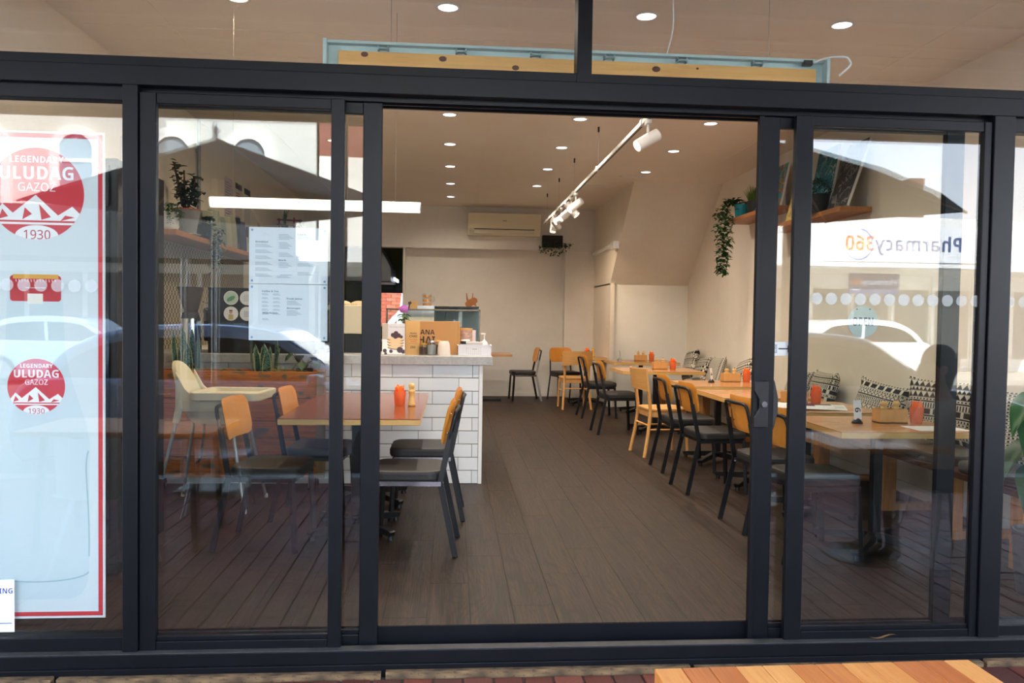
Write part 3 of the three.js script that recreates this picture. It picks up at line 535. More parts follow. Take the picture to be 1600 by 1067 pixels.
{ // pot plant beside the planter on the counter edge
  const t = thing('potted_plant', 'round-leaved plant in a dark printed pot at the right end of the planter', 'plant', [-1.13, 0.787, -2.8]);
  mesh('pot', lathe([[0, 0], [0.055, 0], [0.065, 0.15], [0.058, 0.15], [0.05, 0.12], [0, 0.12]], 18), mat(0x34332f, 0.7), t);
  for (let k = 0; k < 7; k++) { const a = k * 0.9, s = mesh('stem', tube([[0, 0.12, 0], [Math.sin(a) * 0.04, 0.2, Math.cos(a) * 0.03], [Math.sin(a) * 0.1, 0.2 + k * 0.012, Math.cos(a) * 0.05]], 0.003, 6, 5), mat(0x5a3a24, 0.8), t); mesh('leaf', ovalLeaf(0.09, 0.075).rotateX(0.5).rotateY(a).translate(Math.sin(a) * 0.09, 0.2 + k * 0.012, Math.cos(a) * 0.05), M.leafDark, s); }
}
// ---------- high chair ----------
{
  const h = thing('high_chair', 'cream plastic high chair with tray and silver legs', 'high chair', [-1.67, 0, -2.3], -0.06);
  // legs splay from the seat corners
  for (const [sx, sz] of [[-1, 1], [1, 1], [-1, -1], [1, -1]]) {
    const m = mesh('leg', rod([sx * 0.3, 0.02, sz * 0.24], [sx * 0.16, 0.76, sz * 0.145], 0.011, 0.013, 12), M.steel, h);
    mesh('foot_cap', lathe([[0, 0], [0.013, 0.002], [0.015, 0.014], [0.012, 0.03], [0, 0.03]], 12).translate(sx * 0.304, 0, sz * 0.243), M.white, m);
    mesh('leg_socket', rod([sx * 0.19, 0.6, sz * 0.165], [sx * 0.16, 0.78, sz * 0.145], 0.022, 0.026, 12), M.cream, m);
  }
  const seat = grid(24, 16, (u, v) => { const a = u * 6.283, k = v; const r = 0.195 * Math.pow(k, 0.45); return [Math.cos(a) * r * 1.02, 0.57 + 0.13 * k * k, Math.sin(a) * r * 0.9]; });
  mesh('seat_bowl', seat, mat(0xe6dcc0, 0.42, { side: THREE.DoubleSide }), h);
  mesh('seat_rim', ext((() => { const o = rrect(0.4, 0.36, 0.12); o.holes.push(rrect(0.34, 0.3, 0.1)); return o; })(), 0.07, 0.006, 8).rotateX(-Math.PI / 2).translate(0, 0.685, 0), M.cream, h);
  // backrest is a tall hoop shell at the left, facing the tray
  mesh('backrest', (() => { const g = ext((() => { const s = new THREE.Shape(); s.moveTo(-0.165, 0); s.bezierCurveTo(-0.165, 0.18, -0.125, 0.305, 0, 0.31); s.bezierCurveTo(0.125, 0.305, 0.165, 0.18, 0.165, 0); return s; })(), 0.02, 0.006, 14); warp(g, v => { v.z += 0.0 + 1.6 * v.x * v.x - 0.03 + (v.y < 0.1 ? 0.35 * (0.1 - v.y) : 0) - 0.22 * v.y; }); return g.rotateY(Math.PI / 2).translate(-0.165, 0.7, 0); })(), M.cream, h);
  mesh('arm_wing', [1, -1].map(s => ext(poly([[-0.19, 0.7], [0.16, 0.7], [0.16, 0.76], [0.0, 0.765], [-0.08, 0.785], [-0.13, 0.83], [-0.17, 0.9], [-0.19, 0.94]]), 0.014, 0.004).translate(0, 0, s * 0.16 - 0.007)), M.cream, h);
  const tr = mesh('tray', [ext(rrect(0.44, 0.42, 0.05), 0.012, 0.004, 6).rotateX(-Math.PI / 2).translate(0.15, 0.772, 0)], M.cream, h);
  mesh('tray_rim', ext((() => { const o = rrect(0.47, 0.45, 0.055); o.holes.push(rrect(0.4, 0.38, 0.04)); return o; })(), 0.045, 0.005, 6).rotateX(-Math.PI / 2).translate(0.15, 0.765, 0), M.cream, tr);
  mesh('strap', tube([[-0.02, 0.6, 0.1], [0.0, 0.5, 0.17], [-0.02, 0.36, 0.18], [-0.05, 0.33, 0.17]], 0.008, 12, 5), M.black, h);
}
// ---------- counter goods ----------
function printed(name, w, h, d, tex, sideMat, pos, turn, label, category, tilt = 0) {
  const t = thing(name, label, category, pos, turn);
  mesh('body', bc(w, h, d, 0, h / 2, 0, 0.003).rotateX(-tilt), sideMat, t);
  mesh('front_print', flat(new THREE.BoxGeometry(w * 0.98, h * 0.98, 0.001)).translate(0, h / 2, d / 2 + 0.0006).rotateX(-tilt), tmat(tex, 0.6), t);
  return t;
}
{
  const T = 1.0352;
  // recipe stand with pancakes
  printed('recipe_booklet', 0.185, 0.255, 0.012, canvasTex(256, 352, (c, w, h) => {
    c.fillStyle = '#d6d6da'; c.fillRect(0, 0, w, h); c.fillStyle = '#b9b2a6'; c.fillRect(0, 0, 64, 180); c.fillStyle = '#efeff0'; c.fillRect(0, 180, w, 172);
    c.fillStyle = '#8f8fae'; c.font = '20px serif'; c.fillText('The recipe collection', 76, 44);
    for (let k = 0; k < 4; k++) { c.fillStyle = '#6a4a34'; c.beginPath(); c.ellipse(150, 182 + k * 32, 100 - k * 4, 20, 0.06, 0, 7); c.fill(); c.fillStyle = '#e0c49a'; c.beginPath(); c.ellipse(150, 174 + k * 32, 100 - k * 4, 18, 0.06, 0, 7); c.fill(); }
    c.fillStyle = '#4a3440'; for (const [x, y, r] of [[120, 130, 24], [155, 110, 26], [185, 135, 26], [215, 150, 18], [150, 145, 28]]) { c.beginPath(); c.arc(x, y, r, 0, 7); c.fill(); }
    c.fillStyle = '#473848'; for (const [x, y, r] of [[30, 310, 22], [100, 316, 20], [200, 300, 34], [40, 344, 16], [240, 320, 24]]) { c.beginPath(); c.arc(x, y, r, 0, 7); c.fill(); }
  }), M.paper, [-0.475, T, -3.09], 0.05, 'glossy recipe booklet with a pancake stack standing at the counter edge', 'booklet', 0.1);
  // kraft pouch with print
  const bagTex = (c, w, h) => { c.fillStyle = '#c39a62'; c.fillRect(0, 0, w, h); c.fillStyle = '#3a2a20'; c.textAlign = 'center'; c.font = 'bold 26px sans-serif'; c.fillText('PRANA', w / 2 + 6, 168); c.font = 'bold 42px sans-serif'; c.fillText('CHAI', w / 2 + 6, 210); c.fillStyle = '#c8603a'; c.font = 'bold 22px sans-serif'; c.fillText('ORIGINAL', w / 2 + 6, 246); c.fillText('BLEND', w / 2 + 6, 272); c.fillStyle = '#b08050'; c.fillRect(36, 288, 110, 6); c.fillStyle = '#3a2a20'; c.font = 'bold 40px sans-serif'; c.fillText('250', w / 2, 352); };
  const bag = thing('kraft_pouch', 'slim kraft paper chai pouch between the booklet and the carton', 'pouch', [-0.322, T, -3.12], 0.08);
  const bg = s => grid(6, 8, (u, v) => { const th = 0.035 * (1 - v ** 3), a = (u - 0.5) * 2; return [s * a * 0.058, v * 0.275, s * (0.004 + th * (1 - 0.35 * a * a))]; });
  mesh('front_panel', bg(1), tmat(canvasTex(180, 440, bagTex), 0.75, { side: THREE.DoubleSide }), bag); mesh('back_panel', [bg(-1), grid(1, 8, (u, v) => [0.058, v * 0.275, (u - 0.5) * 2 * -(0.004 + 0.023 * (1 - v ** 3))]), grid(1, 8, (u, v) => [-0.058, v * 0.275, (u - 0.5) * 2 * (0.004 + 0.023 * (1 - v ** 3))])], M.kraft, bag);
  // carton
  printed('kraft_carton', 0.46, 0.275, 0.16, canvasTex(460, 275, (c, w, h) => { c.fillStyle = '#b98850'; c.fillRect(0, 0, w, h); c.fillStyle = '#2c211c'; c.font = 'bold 58px sans-serif'; c.fillText('PRANA', 56, 110); c.font = 'bold 84px sans-serif'; c.fillText('CHAI', 54, 186); c.fillStyle = '#a5773f'; c.fillRect(444, 0, 4, h); }), M.kraft, [-0.165, T, -3.34], 0, 'large kraft carton with dark lettering on the counter', 'carton');
  // jars
  const jar = (x, z, r, h, m, lid, name, label) => { const t = thing(name, label, 'jar', [x, T, z]); mesh('glass_body', lathe([[0, 0], [r, 0], [r, h * 0.8], [r * 0.86, h * 0.9], [r * 0.86, h], [r * 0.8, h], [r * 0.8, h * 0.88], [r * 0.94, h * 0.78], [r * 0.94, 0.006], [0, 0.006]], 20), M.thinGlass, t); mesh('contents', cyl(r * 0.93, r * 0.93, h * 0.7, 0, h * 0.36 + 0.005, 0, 18), m, t); mesh('lid', cyl(r * 0.92, r * 0.92, h * 0.14, 0, h * 1.02, 0, 20), lid, t); };
  jar(-0.235, -3.08, 0.032, 0.09, mat(0x4a1e0c, 0.2), mat(0xc9a04a, 0.3, { metalness: 0.8 }), 'honey_jar', 'small dark honey jar with gold lid before the kraft pouch');
  jar(-0.17, -3.1, 0.042, 0.11, mat(0xb9b4b0, 0.3), M.chrome, 'glass_jar', 'glass jar with shiny spoonfuls beside the honey jar');
  jar(-0.125, -3.19, 0.034, 0.11, mat(0x6a4424, 0.4), M.beech, 'spice_jar', 'brown spice jar next to the ribbed white cup');
  solo('ribbed_cup', grid(72, 6, (u, v) => { const a = u * 6.2832, r = (0.052 - 0.012 * v ** 2.2) * (1 + 0.02 * Math.cos(a * 24)) * (v > 0.99 ? 0.8 : 1); return [-0.055 + 0 + Math.cos(a) * r - 0.012, T + v * 0.118, -3.08 - Math.sin(a) * r]; }), mat(0xd9cfc4, 0.5, { side: THREE.DoubleSide }), 'upturned ribbed off-white cup on the counter edge', 'cup');
  // perforated basket
  const basketMat = mat(0xd6d7de, 0.4);
  const b = thing('white_basket', 'white perforated plastic basket with a tub inside at the counter corner', 'basket', [0.185, T, -3.2]);
  const wallB = (w, h, nx, ny, slot) => { const s = rrect(w, h, 0.004, 0, h / 2); for (let i = 0; i < nx; i++) for (let j = 0; j < ny; j++) { const x = (i - (nx - 1) / 2) * (w * 0.9 / nx), y = 0.014 + j * 0.0155; if (slot && Math.abs(x) < 0.03 && j > 1) continue; const p = new THREE.Path(); p.absellipse(x, y, 0.0042, 0.0042, 0, 6.2832, true); s.holes.push(p); } if (slot) s.holes.push(rrect(0.045, 0.014, 0.007, 0, 0.053)); return ext(s, 0.004, 0, 6); };
  mesh('front_wall', wallB(0.27, 0.082, 15, 4, true).translate(0, 0, 0.1), basketMat, b); mesh('back_wall', wallB(0.27, 0.082, 15, 4, true).translate(0, 0, -0.1), basketMat, b);
  mesh('side_wall', wallB(0.2, 0.082, 10, 4, false).rotateY(Math.PI / 2).translate(0.131, 0, 0.002), basketMat, b); mesh('side_wall', wallB(0.2, 0.082, 10, 4, false).rotateY(Math.PI / 2).translate(-0.135, 0, 0.002), basketMat, b);
  mesh('base', bx(-0.133, 0.133, 0.001, 0.005, -0.1, 0.1), basketMat, b); mesh('rim', [bx(-0.14, 0.14, 0.079, 0.085, 0.099, 0.108), bx(-0.14, 0.14, 0.079, 0.085, -0.106, -0.098), bx(-0.142, -0.132, 0.079, 0.085, -0.1, 0.1), bx(0.132, 0.142, 0.079, 0.085, -0.1, 0.1)], basketMat, b);
  solo('lidded_tub', ext(poly([[-0.055, 0], [0.055, 0], [0.065, 0.095], [-0.065, 0.095]]), 0.1, 0.004).translate(0.185, T + 0.01, -3.26), new THREE.MeshPhysicalMaterial({ color: 0xd9d4d0, roughness: 0.4, transmission: 0.4, thickness: 0 }), 'translucent plastic tub standing in the white basket', 'tub');
  // glass showcase behind the carton
  const s = thing('counter_showcase', 'low glass counter showcase with dark frame behind the carton', 'showcase', [-0.17, T, -3.95]);
  mesh('frame', [bx(-0.42, 0.42, 0.37, 0.382, 0.2, 0.215), bx(-0.42, 0.42, 0.37, 0.382, -0.215, -0.2), bx(0.405, 0.42, 0, 0.38, 0.2, 0.215), bx(-0.42, -0.405, 0, 0.38, 0.2, 0.215), bx(-0.42, 0.42, 0, 0.012, -0.215, 0.215)], mat(0x6b6455, 0.35, { metalness: 0.7 }), s);
  mesh('pane', [bx(-0.41, 0.41, 0.012, 0.37, 0.205, 0.209), bx(0.41, 0.414, 0.012, 0.37, -0.2, 0.2), bx(-0.41, 0.41, 0.378, 0.381, -0.2, 0.2)], M.thinGlass, s);
  for (const [x, c] of [[-0.2, 0xc98a4a], [-0.05, 0xd6b07a], [0.1, 0xe0a040], [0.26, 0xd98a2a]]) solo('pastry', warp(flat(new THREE.SphereGeometry(0.05, 12, 8)), v => { v.y *= 0.6; v.x *= 1.2; }).translate(-0.17 + x, T + 0.012 + 0.03, -3.95), mat(c, 0.7), `baked pastry in the counter showcase, ${ORD[[-0.2, -0.05, 0.1, 0.26].indexOf(x)]} from the left`, 'pastry', 'pastries in the showcase');
  // tall cake cabinet further back with lit glass
  const k = thing('cake_cabinet', 'tall refrigerated glass cake cabinet with black top and white side on the counter', 'display cabinet', [-0.04, T, -4.75]);
  mesh('side_box', bx(-0.42, -0.14, 0, 0.42, -0.3, 0.3, 0.006), mat(0xded9c8, 0.35), k); mesh('cabinet_top', bx(-0.14, 0.3, 0.4, 0.42, -0.3, 0.3, 0.003), M.black, k);
  mesh('stainless_band', bx(-0.421, -0.139, 0.31, 0.421, 0.295, 0.303), M.steel, k); mesh('pane', [bx(-0.14, 0.3, 0.02, 0.4, 0.295, 0.3), bx(0.294, 0.3, 0.02, 0.4, -0.3, 0.295)], M.thinGlass, k); mesh('shelf', [bx(-0.13, 0.29, 0.02, 0.03, -0.28, 0.28), bx(-0.13, 0.29, 0.2, 0.205, -0.28, 0.28)], M.steel, k); mesh('back_panel', bx(-0.14, 0.3, 0.02, 0.4, -0.3, -0.29), mat(0xb8c4c8, 0.3), k);
  mesh('strut', bar([-0.12, 0.03, 0.25], [-0.02, 0.37, 0.1], 0.012, 0.012), M.steel, k); mesh('corner_post', bx(0.285, 0.3, 0.02, 0.4, 0.285, 0.301), mat(0x6a94b8, 0.3), k);
  // stacked biscuit jar, driftwood ornament, pump bottle, cards
  const bj = thing('biscuit_jar', 'glass jar stacked with biscuits on top of the cake cabinet side', 'jar', [-0.26, T + 0.42, -4.72]);
  mesh('glass_body', cyl(0.052, 0.047, 0.13, 0, 0.065, 0, 20, true), M.thinGlass, bj); for (let q = 0; q < 3; q++) mesh('biscuit', cyl(0.042, 0.042, 0.024, 0, 0.016 + q * 0.042, 0, 16), mat(0xa9713c, 0.8), bj); mesh('handle', tube([[0.05, 0.04, 0], [0.075, 0.06, 0], [0.07, 0.1, 0], [0.05, 0.1, 0]], 0.004, 10, 5), M.steel, bj);
  solo('carved_ornament', [warp(flat(new THREE.BoxGeometry(0.11, 0.08, 0.06, 4, 3, 2)), v => { v.x += 0.01 * Math.sin(v.y * 70); v.y += 0.012 * Math.sin(v.x * 60); }).translate(0.19, T + 0.465, -4.7), rod([0.15, T + 0.48, -4.7], [0.14, T + 0.56, -4.7], 0.01, 0.004), rod([0.2, T + 0.49, -4.7], [0.205, T + 0.56, -4.7], 0.009, 0.003)], mat(0x8a5322, 0.7), 'little carved brown ornament on the black cabinet top', 'ornament');
  const pb = thing('pump_bottle', 'white pump bottle standing behind the basket', 'bottle', [0.287, T, -3.72]);
  mesh('bottle_body', lathe([[0, 0], [0.03, 0], [0.032, 0.01], [0.032, 0.08], [0.022, 0.1], [0.01, 0.105], [0.01, 0.115], [0, 0.115]], 18), M.whiteGloss, pb); mesh('pump', [cyl(0.006, 0.006, 0.05, 0, 0.14, 0, 10), bx(-0.032, 0.012, 0.16, 0.172, -0.008, 0.008, 0.003)], M.whiteGloss, pb);
  solo('serving_board', bc(0.13, 0.02, 0.2, 0.25, T + 0.0105, -3.52, 0.005), M.beech, 'timber serving board behind the pump bottle', 'board');
  solo('price_card', bc(0.075, 0.07, 0.002, -0.36, T + 0.42, -3.93), mat(0xb18c5a, 0.8), 'small kraft price card clipped above the showcase', 'card');
  const cl = thing('card_clip', 'black wire clip holding the small kraft price card', 'clip', [-0.4, T + 0.382, -3.93]); mesh('clip_stem', rod([0, 0, 0], [0.005, 0.05, 0], 0.006), M.black, cl); mesh('clip_jaw', bc(0.03, 0.02, 0.012, 0.008, 0.055, 0), M.black, cl);
  solo('menu_card', bc(0.1, 0.2, 0.004, 0.16, T + 0.1, -3.68).rotateY(0), mat(0xd8ccd4, 0.5), 'pale upright menu card beside the pump bottle', 'card');
  const wb = thing('water_bottle', 'clear water bottle with blue label by the showcase', 'bottle', [0.02, T, -3.62]);
  mesh('bottle_body', lathe([[0, 0], [0.034, 0], [0.034, 0.05], [0.034, 0.2], [0.015, 0.26], [0.015, 0.29], [0, 0.29]], 16), new THREE.MeshPhysicalMaterial({ color: 0xbfd8f0, roughness: 0.05, transmission: 0.8, thickness: 0 }), wb); mesh('label_band', cyl(0.0345, 0.0345, 0.09, 0, 0.07, 0, 18, true), mat(0x2a55a8, 0.5), wb);
  const kc = thing('takeaway_cup', 'dark takeaway cup behind the carton end', 'cup', [0.112, T, -3.37]); mesh('cup_body', cyl(0.04, 0.03, 0.11, 0, 0.055, 0, 18), mat(0x33414a, 0.6), kc); mesh('lid', cyl(0.036, 0.042, 0.014, 0, 0.117, 0, 18), M.white, kc);
  const mc = thing('marbled_canister', 'pinkish marbled canister with wooden lid by the basket', 'canister', [0.12, T, -3.5]);
  mesh('body', cyl(0.055, 0.055, 0.2, 0, 0.1, 0, 20), tmat(speck([214, 190, 176], [160, 120, 104], 130, 8, [2, 2]), 0.5), mc); mesh('lid', cyl(0.058, 0.058, 0.016, 0, 0.209, 0, 20), M.beech, mc);
  // flower vase
  const f = thing('flower_vase', 'single mauve rose with leaves in a clear vase on the counter', 'vase', [-0.42, T, -3.5]);
  mesh('vase', lathe([[0, 0], [0.028, 0], [0.022, 0.12], [0.016, 0.24], [0.02, 0.27], [0.018, 0.27], [0.014, 0.24], [0.02, 0.12], [0, 0.006]], 16), M.thinGlass, f); mesh('stem', rod([0, 0.02, 0], [0.005, 0.34, 0], 0.004), M.leafDark, f);
  for (let q = 0; q < 9; q++) mesh('leaf', ovalLeaf(0.07, 0.05, 0.3, 0.5).rotateX(-0.2).rotateY(q * 0.7).translate(0, 0.325 - (q % 3) * 0.02, 0), M.leaf, f);
  for (let q = 0; q < 11; q++) { const a = q * 2.4, r = 0.008 + 0.0032 * q; mesh('petal', grid(4, 4, (u, v) => { const w = (u - 0.5) * 1.9, rr2 = r * (0.6 + 0.55 * Math.sin(v * 2.2)); return [Math.sin(a + w) * rr2, 0.345 + v * (0.07 - q * 0.0022), Math.cos(a + w) * rr2]; }), mat(q % 2 ? 0xb05ac0 : 0xc275d2, 0.6, { side: THREE.DoubleSide }), f); }
  // espresso gear behind the planter
  const e = thing('espresso_machine', 'black espresso machine with chrome trim behind the menu sheet', 'coffee machine', [-1.5, T, -3.34]);
  mesh('body', [bx(-0.5, 0.5, 0.09, 0.36, -0.26, 0.2, 0.02), bx(-0.46, 0.46, 0.02, 0.09, -0.24, 0.16, 0.01)], mat(0x121214, 0.22), e); mesh('cup_rail', [bx(-0.5, 0.5, 0.4, 0.41, 0.19, 0.2), bx(-0.5, 0.5, 0.4, 0.41, -0.26, -0.25), bx(-0.5, -0.49, 0.36, 0.41, -0.26, 0.2), bx(0.49, 0.5, 0.36, 0.41, -0.26, 0.2)], M.chrome, e);
  for (const [x, z] of [[-0.44, 0.12], [0.44, 0.12], [-0.44, -0.2], [0.44, -0.2]]) mesh('foot', cyl(0.022, 0.026, 0.02, x, 0.01, z, 12), M.chrome, e);
  // round badges on the machine's back
  const badge = (x, y, draw, label) => { const t = thing('round_badge', label, 'badge', [x, y, -3.072]); mesh('disc', cyl(0.056, 0.056, 0.006, 0, 0, 0, 28).rotateX(Math.PI / 2), M.whiteGloss, t); mesh('print', flat(new THREE.CircleGeometry(0.05, 28)).translate(0, 0, 0.0035), tmat(canvasTex(96, 96, draw), 0.5), t); };
  const bgd = (a, b2) => (c, w, h) => { c.fillStyle = a; c.fillRect(0, 0, w, h); b2(c); };
  badge(-1.76, 1.475, bgd('#bcd6c8', c => { c.fillStyle = '#5f9f7a'; c.beginPath(); c.ellipse(48, 54, 34, 16, -0.5, 0, 7); c.fill(); }), 'round pale badge with a green swirl on the coffee machine');
  badge(-1.76, 1.35, bgd('#e8eaf0', c => { c.fillStyle = '#c99a7a'; c.beginPath(); c.arc(48, 36, 13, 0, 7); c.fill(); c.fillStyle = '#c8b070'; c.fillRect(30, 54, 36, 40); c.fillStyle = '#4a3428'; c.fillRect(36, 20, 24, 8); }), 'round badge with a small standing figure on the coffee machine');
  badge(-1.635, 1.475, bgd('#e2e6ec', c => { c.fillStyle = '#9aa4b0'; for (let i = 0; i < 5; i++) c.fillRect(22, 28 + i * 10, 52, 3); }), 'round badge with lines of print near the menu, upper one');
  badge(-1.635, 1.35, bgd('#e6e9ef', c => { c.fillStyle = '#8c98a8'; for (let i = 0; i < 4; i++) c.fillRect(26, 32 + i * 11, 44, 4); }), 'round badge with lines of print near the menu, lower one');
  const bb = thing('badge_board', 'dark board carrying the round badges behind the planter', 'board', [-1.52, T, -3.09]); mesh('panel', bx(-0.42, 0.42, 0, 0.52, -0.02, 0.014, 0.003), mat(0x15120f, 0.45), bb);
  const gr = thing('coffee_grinder', 'stainless coffee grinder with dark hopper at the left end of the counter', 'grinder', [-2.12, T, -3.22]);
  mesh('body', cyl(0.075, 0.085, 0.27, 0, 0.135, 0, 24), M.chrome, gr); mesh('collar', cyl(0.06, 0.075, 0.05, 0, 0.295, 0, 24), M.black, gr); mesh('hopper', cyl(0.1, 0.05, 0.19, 0, 0.415, 0, 24), new THREE.MeshPhysicalMaterial({ color: 0x6a5a4a, roughness: 0.1, transmission: 0.5, thickness: 0 }), gr); mesh('lid', cyl(0.102, 0.102, 0.015, 0, 0.517, 0, 24), M.black, gr);
  // small cream bin between the door stiles
  const cb = thing('flour_bin', 'cream box with open top of bread on the counter, seen between the door stiles', 'box', [-0.86, T, -3.45]); mesh('body', bx(-0.14, 0.14, 0.16, 0.4, -0.1, 0.1, 0.008), M.cream, cb); mesh('stand', bx(-0.12, 0.12, 0, 0.16, -0.08, 0.08), M.black, cb); mesh('loaf', [-0.07, 0.06].map(x => warp(flat(new THREE.SphereGeometry(0.07, 12, 8)), v => { v.y *= 0.5; }).translate(x, 0.405, 0)), mat(0xd9c4a0, 0.9), cb);
}
// ---------- left wall: shelf, plants, bags, splashback ----------
function foliage(t, pts, l, w, m, name = 'foliage') { const o = mesh(name, scatterLeaves(pts, l, w), m, t); o.userData.kind = 'stuff'; return o; }
function trail(n, len, spread, dir) { const p = []; for (let k = 0; k < n; k++) { const a = dir + rr(-1.2, 1.2), l = len * rr(0.5, 1), r = spread * rr(0.6, 1); for (let i = 0; i < 14; i++) { const s = i / 13; p.push([Math.sin(a) * r * Math.min(1, s * 2.5) + rr(-0.01, 0.01), 0.02 + 0.05 * Math.sin(Math.min(1, s * 3) * 3.1) - Math.max(0, s - 0.25) * l, Math.cos(a) * r * Math.min(1, s * 2.5) + rr(-0.01, 0.01)]); } } return p; }
{
  const sh = solo('wall_shelf', uvm(bx(-2.46, -2.18, 1.965, 2.01, -6.2, -3.05, 0.003)), M.shelfWood, 'long timber floating shelf on the left wall', 'shelf');
  const lattice = dtex(128, 128, (u, v) => { const f = (a, b) => { const x = Math.abs((a * 4) % 1 - 0.5), y = Math.abs((b * 4) % 1 - 0.5); return x + y; }; const d = f(u, v), g = f(u + 0.125, v + 0.125); const k = Math.abs(d - 0.5) < 0.11 || Math.min(d, g) < 0.12; return k ? [46, 40, 36] : [206, 190, 160]; }, [3.2, 3.2]);
  solo('splashback_panel', bx(-2.4598, -2.452, 1.036, 1.96, -6.1, -2.95), tmat(lattice, 0.4), 'black and cream lattice-patterned splashback under the left shelf', 'splashback');
  const T = 2.0105;
  let t = thing('potted_plant', 'white pot with a small-leaved trailing plant at the near end of the left shelf', 'plant', [-2.3, T, -3.22]);
  mesh('pot', lathe([[0, 0], [0.075, 0], [0.085, 0.03], [0.08, 0.15], [0.072, 0.15], [0.07, 0.12], [0, 0.12]], 24), M.whiteGloss, t);
  foliage(t, [...trail(16, 0.16, 0.12, 0.8), ...trail(10, 0.24, 0.13, 1.2)].map(p => [p[0], p[1] + 0.15, p[2]]).concat(Array.from({ length: 90 }, () => { const a = rnd() * 6.28, r = 0.09 * Math.sqrt(rnd()); return [Math.sin(a) * r, 0.15 + rr(0, 0.06), Math.cos(a) * r]; })).filter(p => p[1] > 0.14 || Math.hypot(p[0], p[2]) > 0.086), 0.022, 0.016, M.leafLight);
  t = thing('potted_jade', 'grey dimpled pot with an upright jade plant and saucer on the left shelf', 'plant', [-2.29, T, -3.62]);
  const pot = grid(40, 14, (u, v) => { const a = u * 6.2832, r = 0.08 + 0.035 * v + 0.004 * Math.cos(a * 14 + (Math.floor(v * 7) % 2) * 3.14) * Math.sin(v * 44); return [Math.sin(a) * r, 0.012 + v * 0.21, Math.cos(a) * r]; });
  mesh('pot', pot, mat(0x8a8d90, 0.7, { side: THREE.DoubleSide }), t); mesh('pot_rim', flat(new THREE.TorusGeometry(0.113, 0.006, 6, 28)).rotateX(Math.PI / 2).translate(0, 0.222, 0), mat(0xb8603a, 0.6), t); mesh('soil', cyl(0.108, 0.108, 0.01, 0, 0.2, 0, 20), mat(0x2a1d14, 1), t);
  mesh('saucer', lathe([[0, 0], [0.09, 0], [0.125, 0.012], [0.12, 0.016], [0.085, 0.006], [0, 0.006]], 24).translate(0.0, 0, 0), M.white, t);
  const jl = [];
  for (let k = 0; k < 7; k++) { const a = k * 0.95, e = [Math.max(-0.1, Math.sin(a) * rr(0.06, 0.2)), 0.36 + rr(0, 0.3), Math.cos(a) * rr(0.05, 0.15)]; mesh('stem', tube([[0, 0.2, 0], [e[0] * 0.4, 0.3, e[2] * 0.4], e], 0.008, 8, 6), mat(0x5b4632, 0.8), t); for (let q = 0; q < 26; q++) { const s = rr(0.3, 1.04); jl.push([Math.max(-0.1, e[0] * s + rr(-0.03, 0.03)), 0.2 + (e[1] - 0.2) * s + rr(-0.02, 0.03), e[2] * s + rr(-0.03, 0.03)]); } }
  foliage(t, jl, 0.064, 0.046, M.leafDark, 'jade_leaves');
  t = thing('trailing_ivy', 'dark ivy trailing over the edge of the left shelf before the coffee bags', 'plant', [-2.26, T, -4.02]);
  mesh('pot', lathe([[0, 0], [0.06, 0], [0.075, 0.14], [0.066, 0.14], [0.06, 0.11], [0, 0.11]], 18), M.black, t);
  foliage(t, trail(20, 0.62, 0.14, 1.57).map(p => [Math.max(p[0], -0.1) + (p[1] < -0.02 ? 0.02 : 0), p[1] + 0.14, p[2]]).map(p => p[1] < 0.02 ? [Math.max(p[0], 0.1), p[1], p[2]] : p), 0.045, 0.032, M.leafDark);
  const bagCol = [0x8f8f78, 0x868a74, 0x6f7a70, 0x99977e, 0x8d8c76, 0x17171c, 0x3a3660], bagW = ['olive coffee bag nearest the ivy', 'second olive coffee bag from the ivy', 'grey-green coffee bag in the middle of the row', 'pale olive coffee bag, fourth from the ivy', 'tall pale olive coffee bag before the black one', 'glossy black coffee bag with a round mark', 'purple coffee bag at the far end of the row'];
  bagCol.forEach((c, i) => {
    const b = thing('coffee_bag', bagW[i] + ' on the left shelf', 'coffee bag', [-2.32, T, -4.3 - i * 0.19], Math.PI / 2 - 0.5), h = [0.3, 0.34, 0.3, 0.32, 0.36, 0.36, 0.34][i];
    const f = s => grid(8, 10, (u, v) => { const th = 0.048 * (1 - v ** 2.5) + 0.003, a = (u - 0.5) * 2; return [s * a * (0.075 - 0.006 * v), v * h, s * th * (1 - 0.4 * a * a)]; });
    mesh('front_panel', f(1), mat(c, i === 5 ? 0.2 : 0.5, { side: THREE.DoubleSide }), b); mesh('back_panel', f(-1), mat(c, 0.5, { side: THREE.DoubleSide }), b);
    mesh('gusset', [1, -1].map(s => grid(2, 10, (u, v) => { const th = (0.048 * (1 - v ** 2.5) + 0.003) * 0.6; return [s * (0.075 - 0.006 * v - 0.02 * (1 - Math.abs(u - 0.5) * 2)), v * h, (u - 0.5) * 2 * th]; })), mat(c, 0.6, { side: THREE.DoubleSide }), b); mesh('seal_strip', bc(0.14, 0.03, 0.006, 0, h - 0.01, 0, 0.002), mat(i === 5 ? 0x202026 : 0xb8b8a8, 0.5), b);
  });
  solo('conduit', [rod([-2.435, 2.05, -4.42], [-2.435, 3.19, -4.42], 0.018, 0.018, 12), bc(0.03, 0.03, 0.05, -2.445, 2.9, -4.42), bc(0.03, 0.03, 0.05, -2.445, 2.4, -4.42)], M.brushed, 'grey electrical conduit running up the left wall', 'conduit');
  const sheet = (z, w, y0, y1, draw, label) => { const t2 = thing('wall_notice', label, 'notice', [-2.457, 0, z]); mesh('sheet', flat(new THREE.BoxGeometry(w, y1 - y0, 0.002)).rotateY(Math.PI / 2).translate(0, (y0 + y1) / 2, 0), tmat(canvasTex(128, 256, draw), 0.7), t2); };
  const lines = (c, x, y, n, w, col) => { c.fillStyle = col; for (let i = 0; i < n; i++) c.fillRect(x, y + i * 11, w * (0.7 + 0.3 * ((i * 37 % 10) / 10)), 4); };
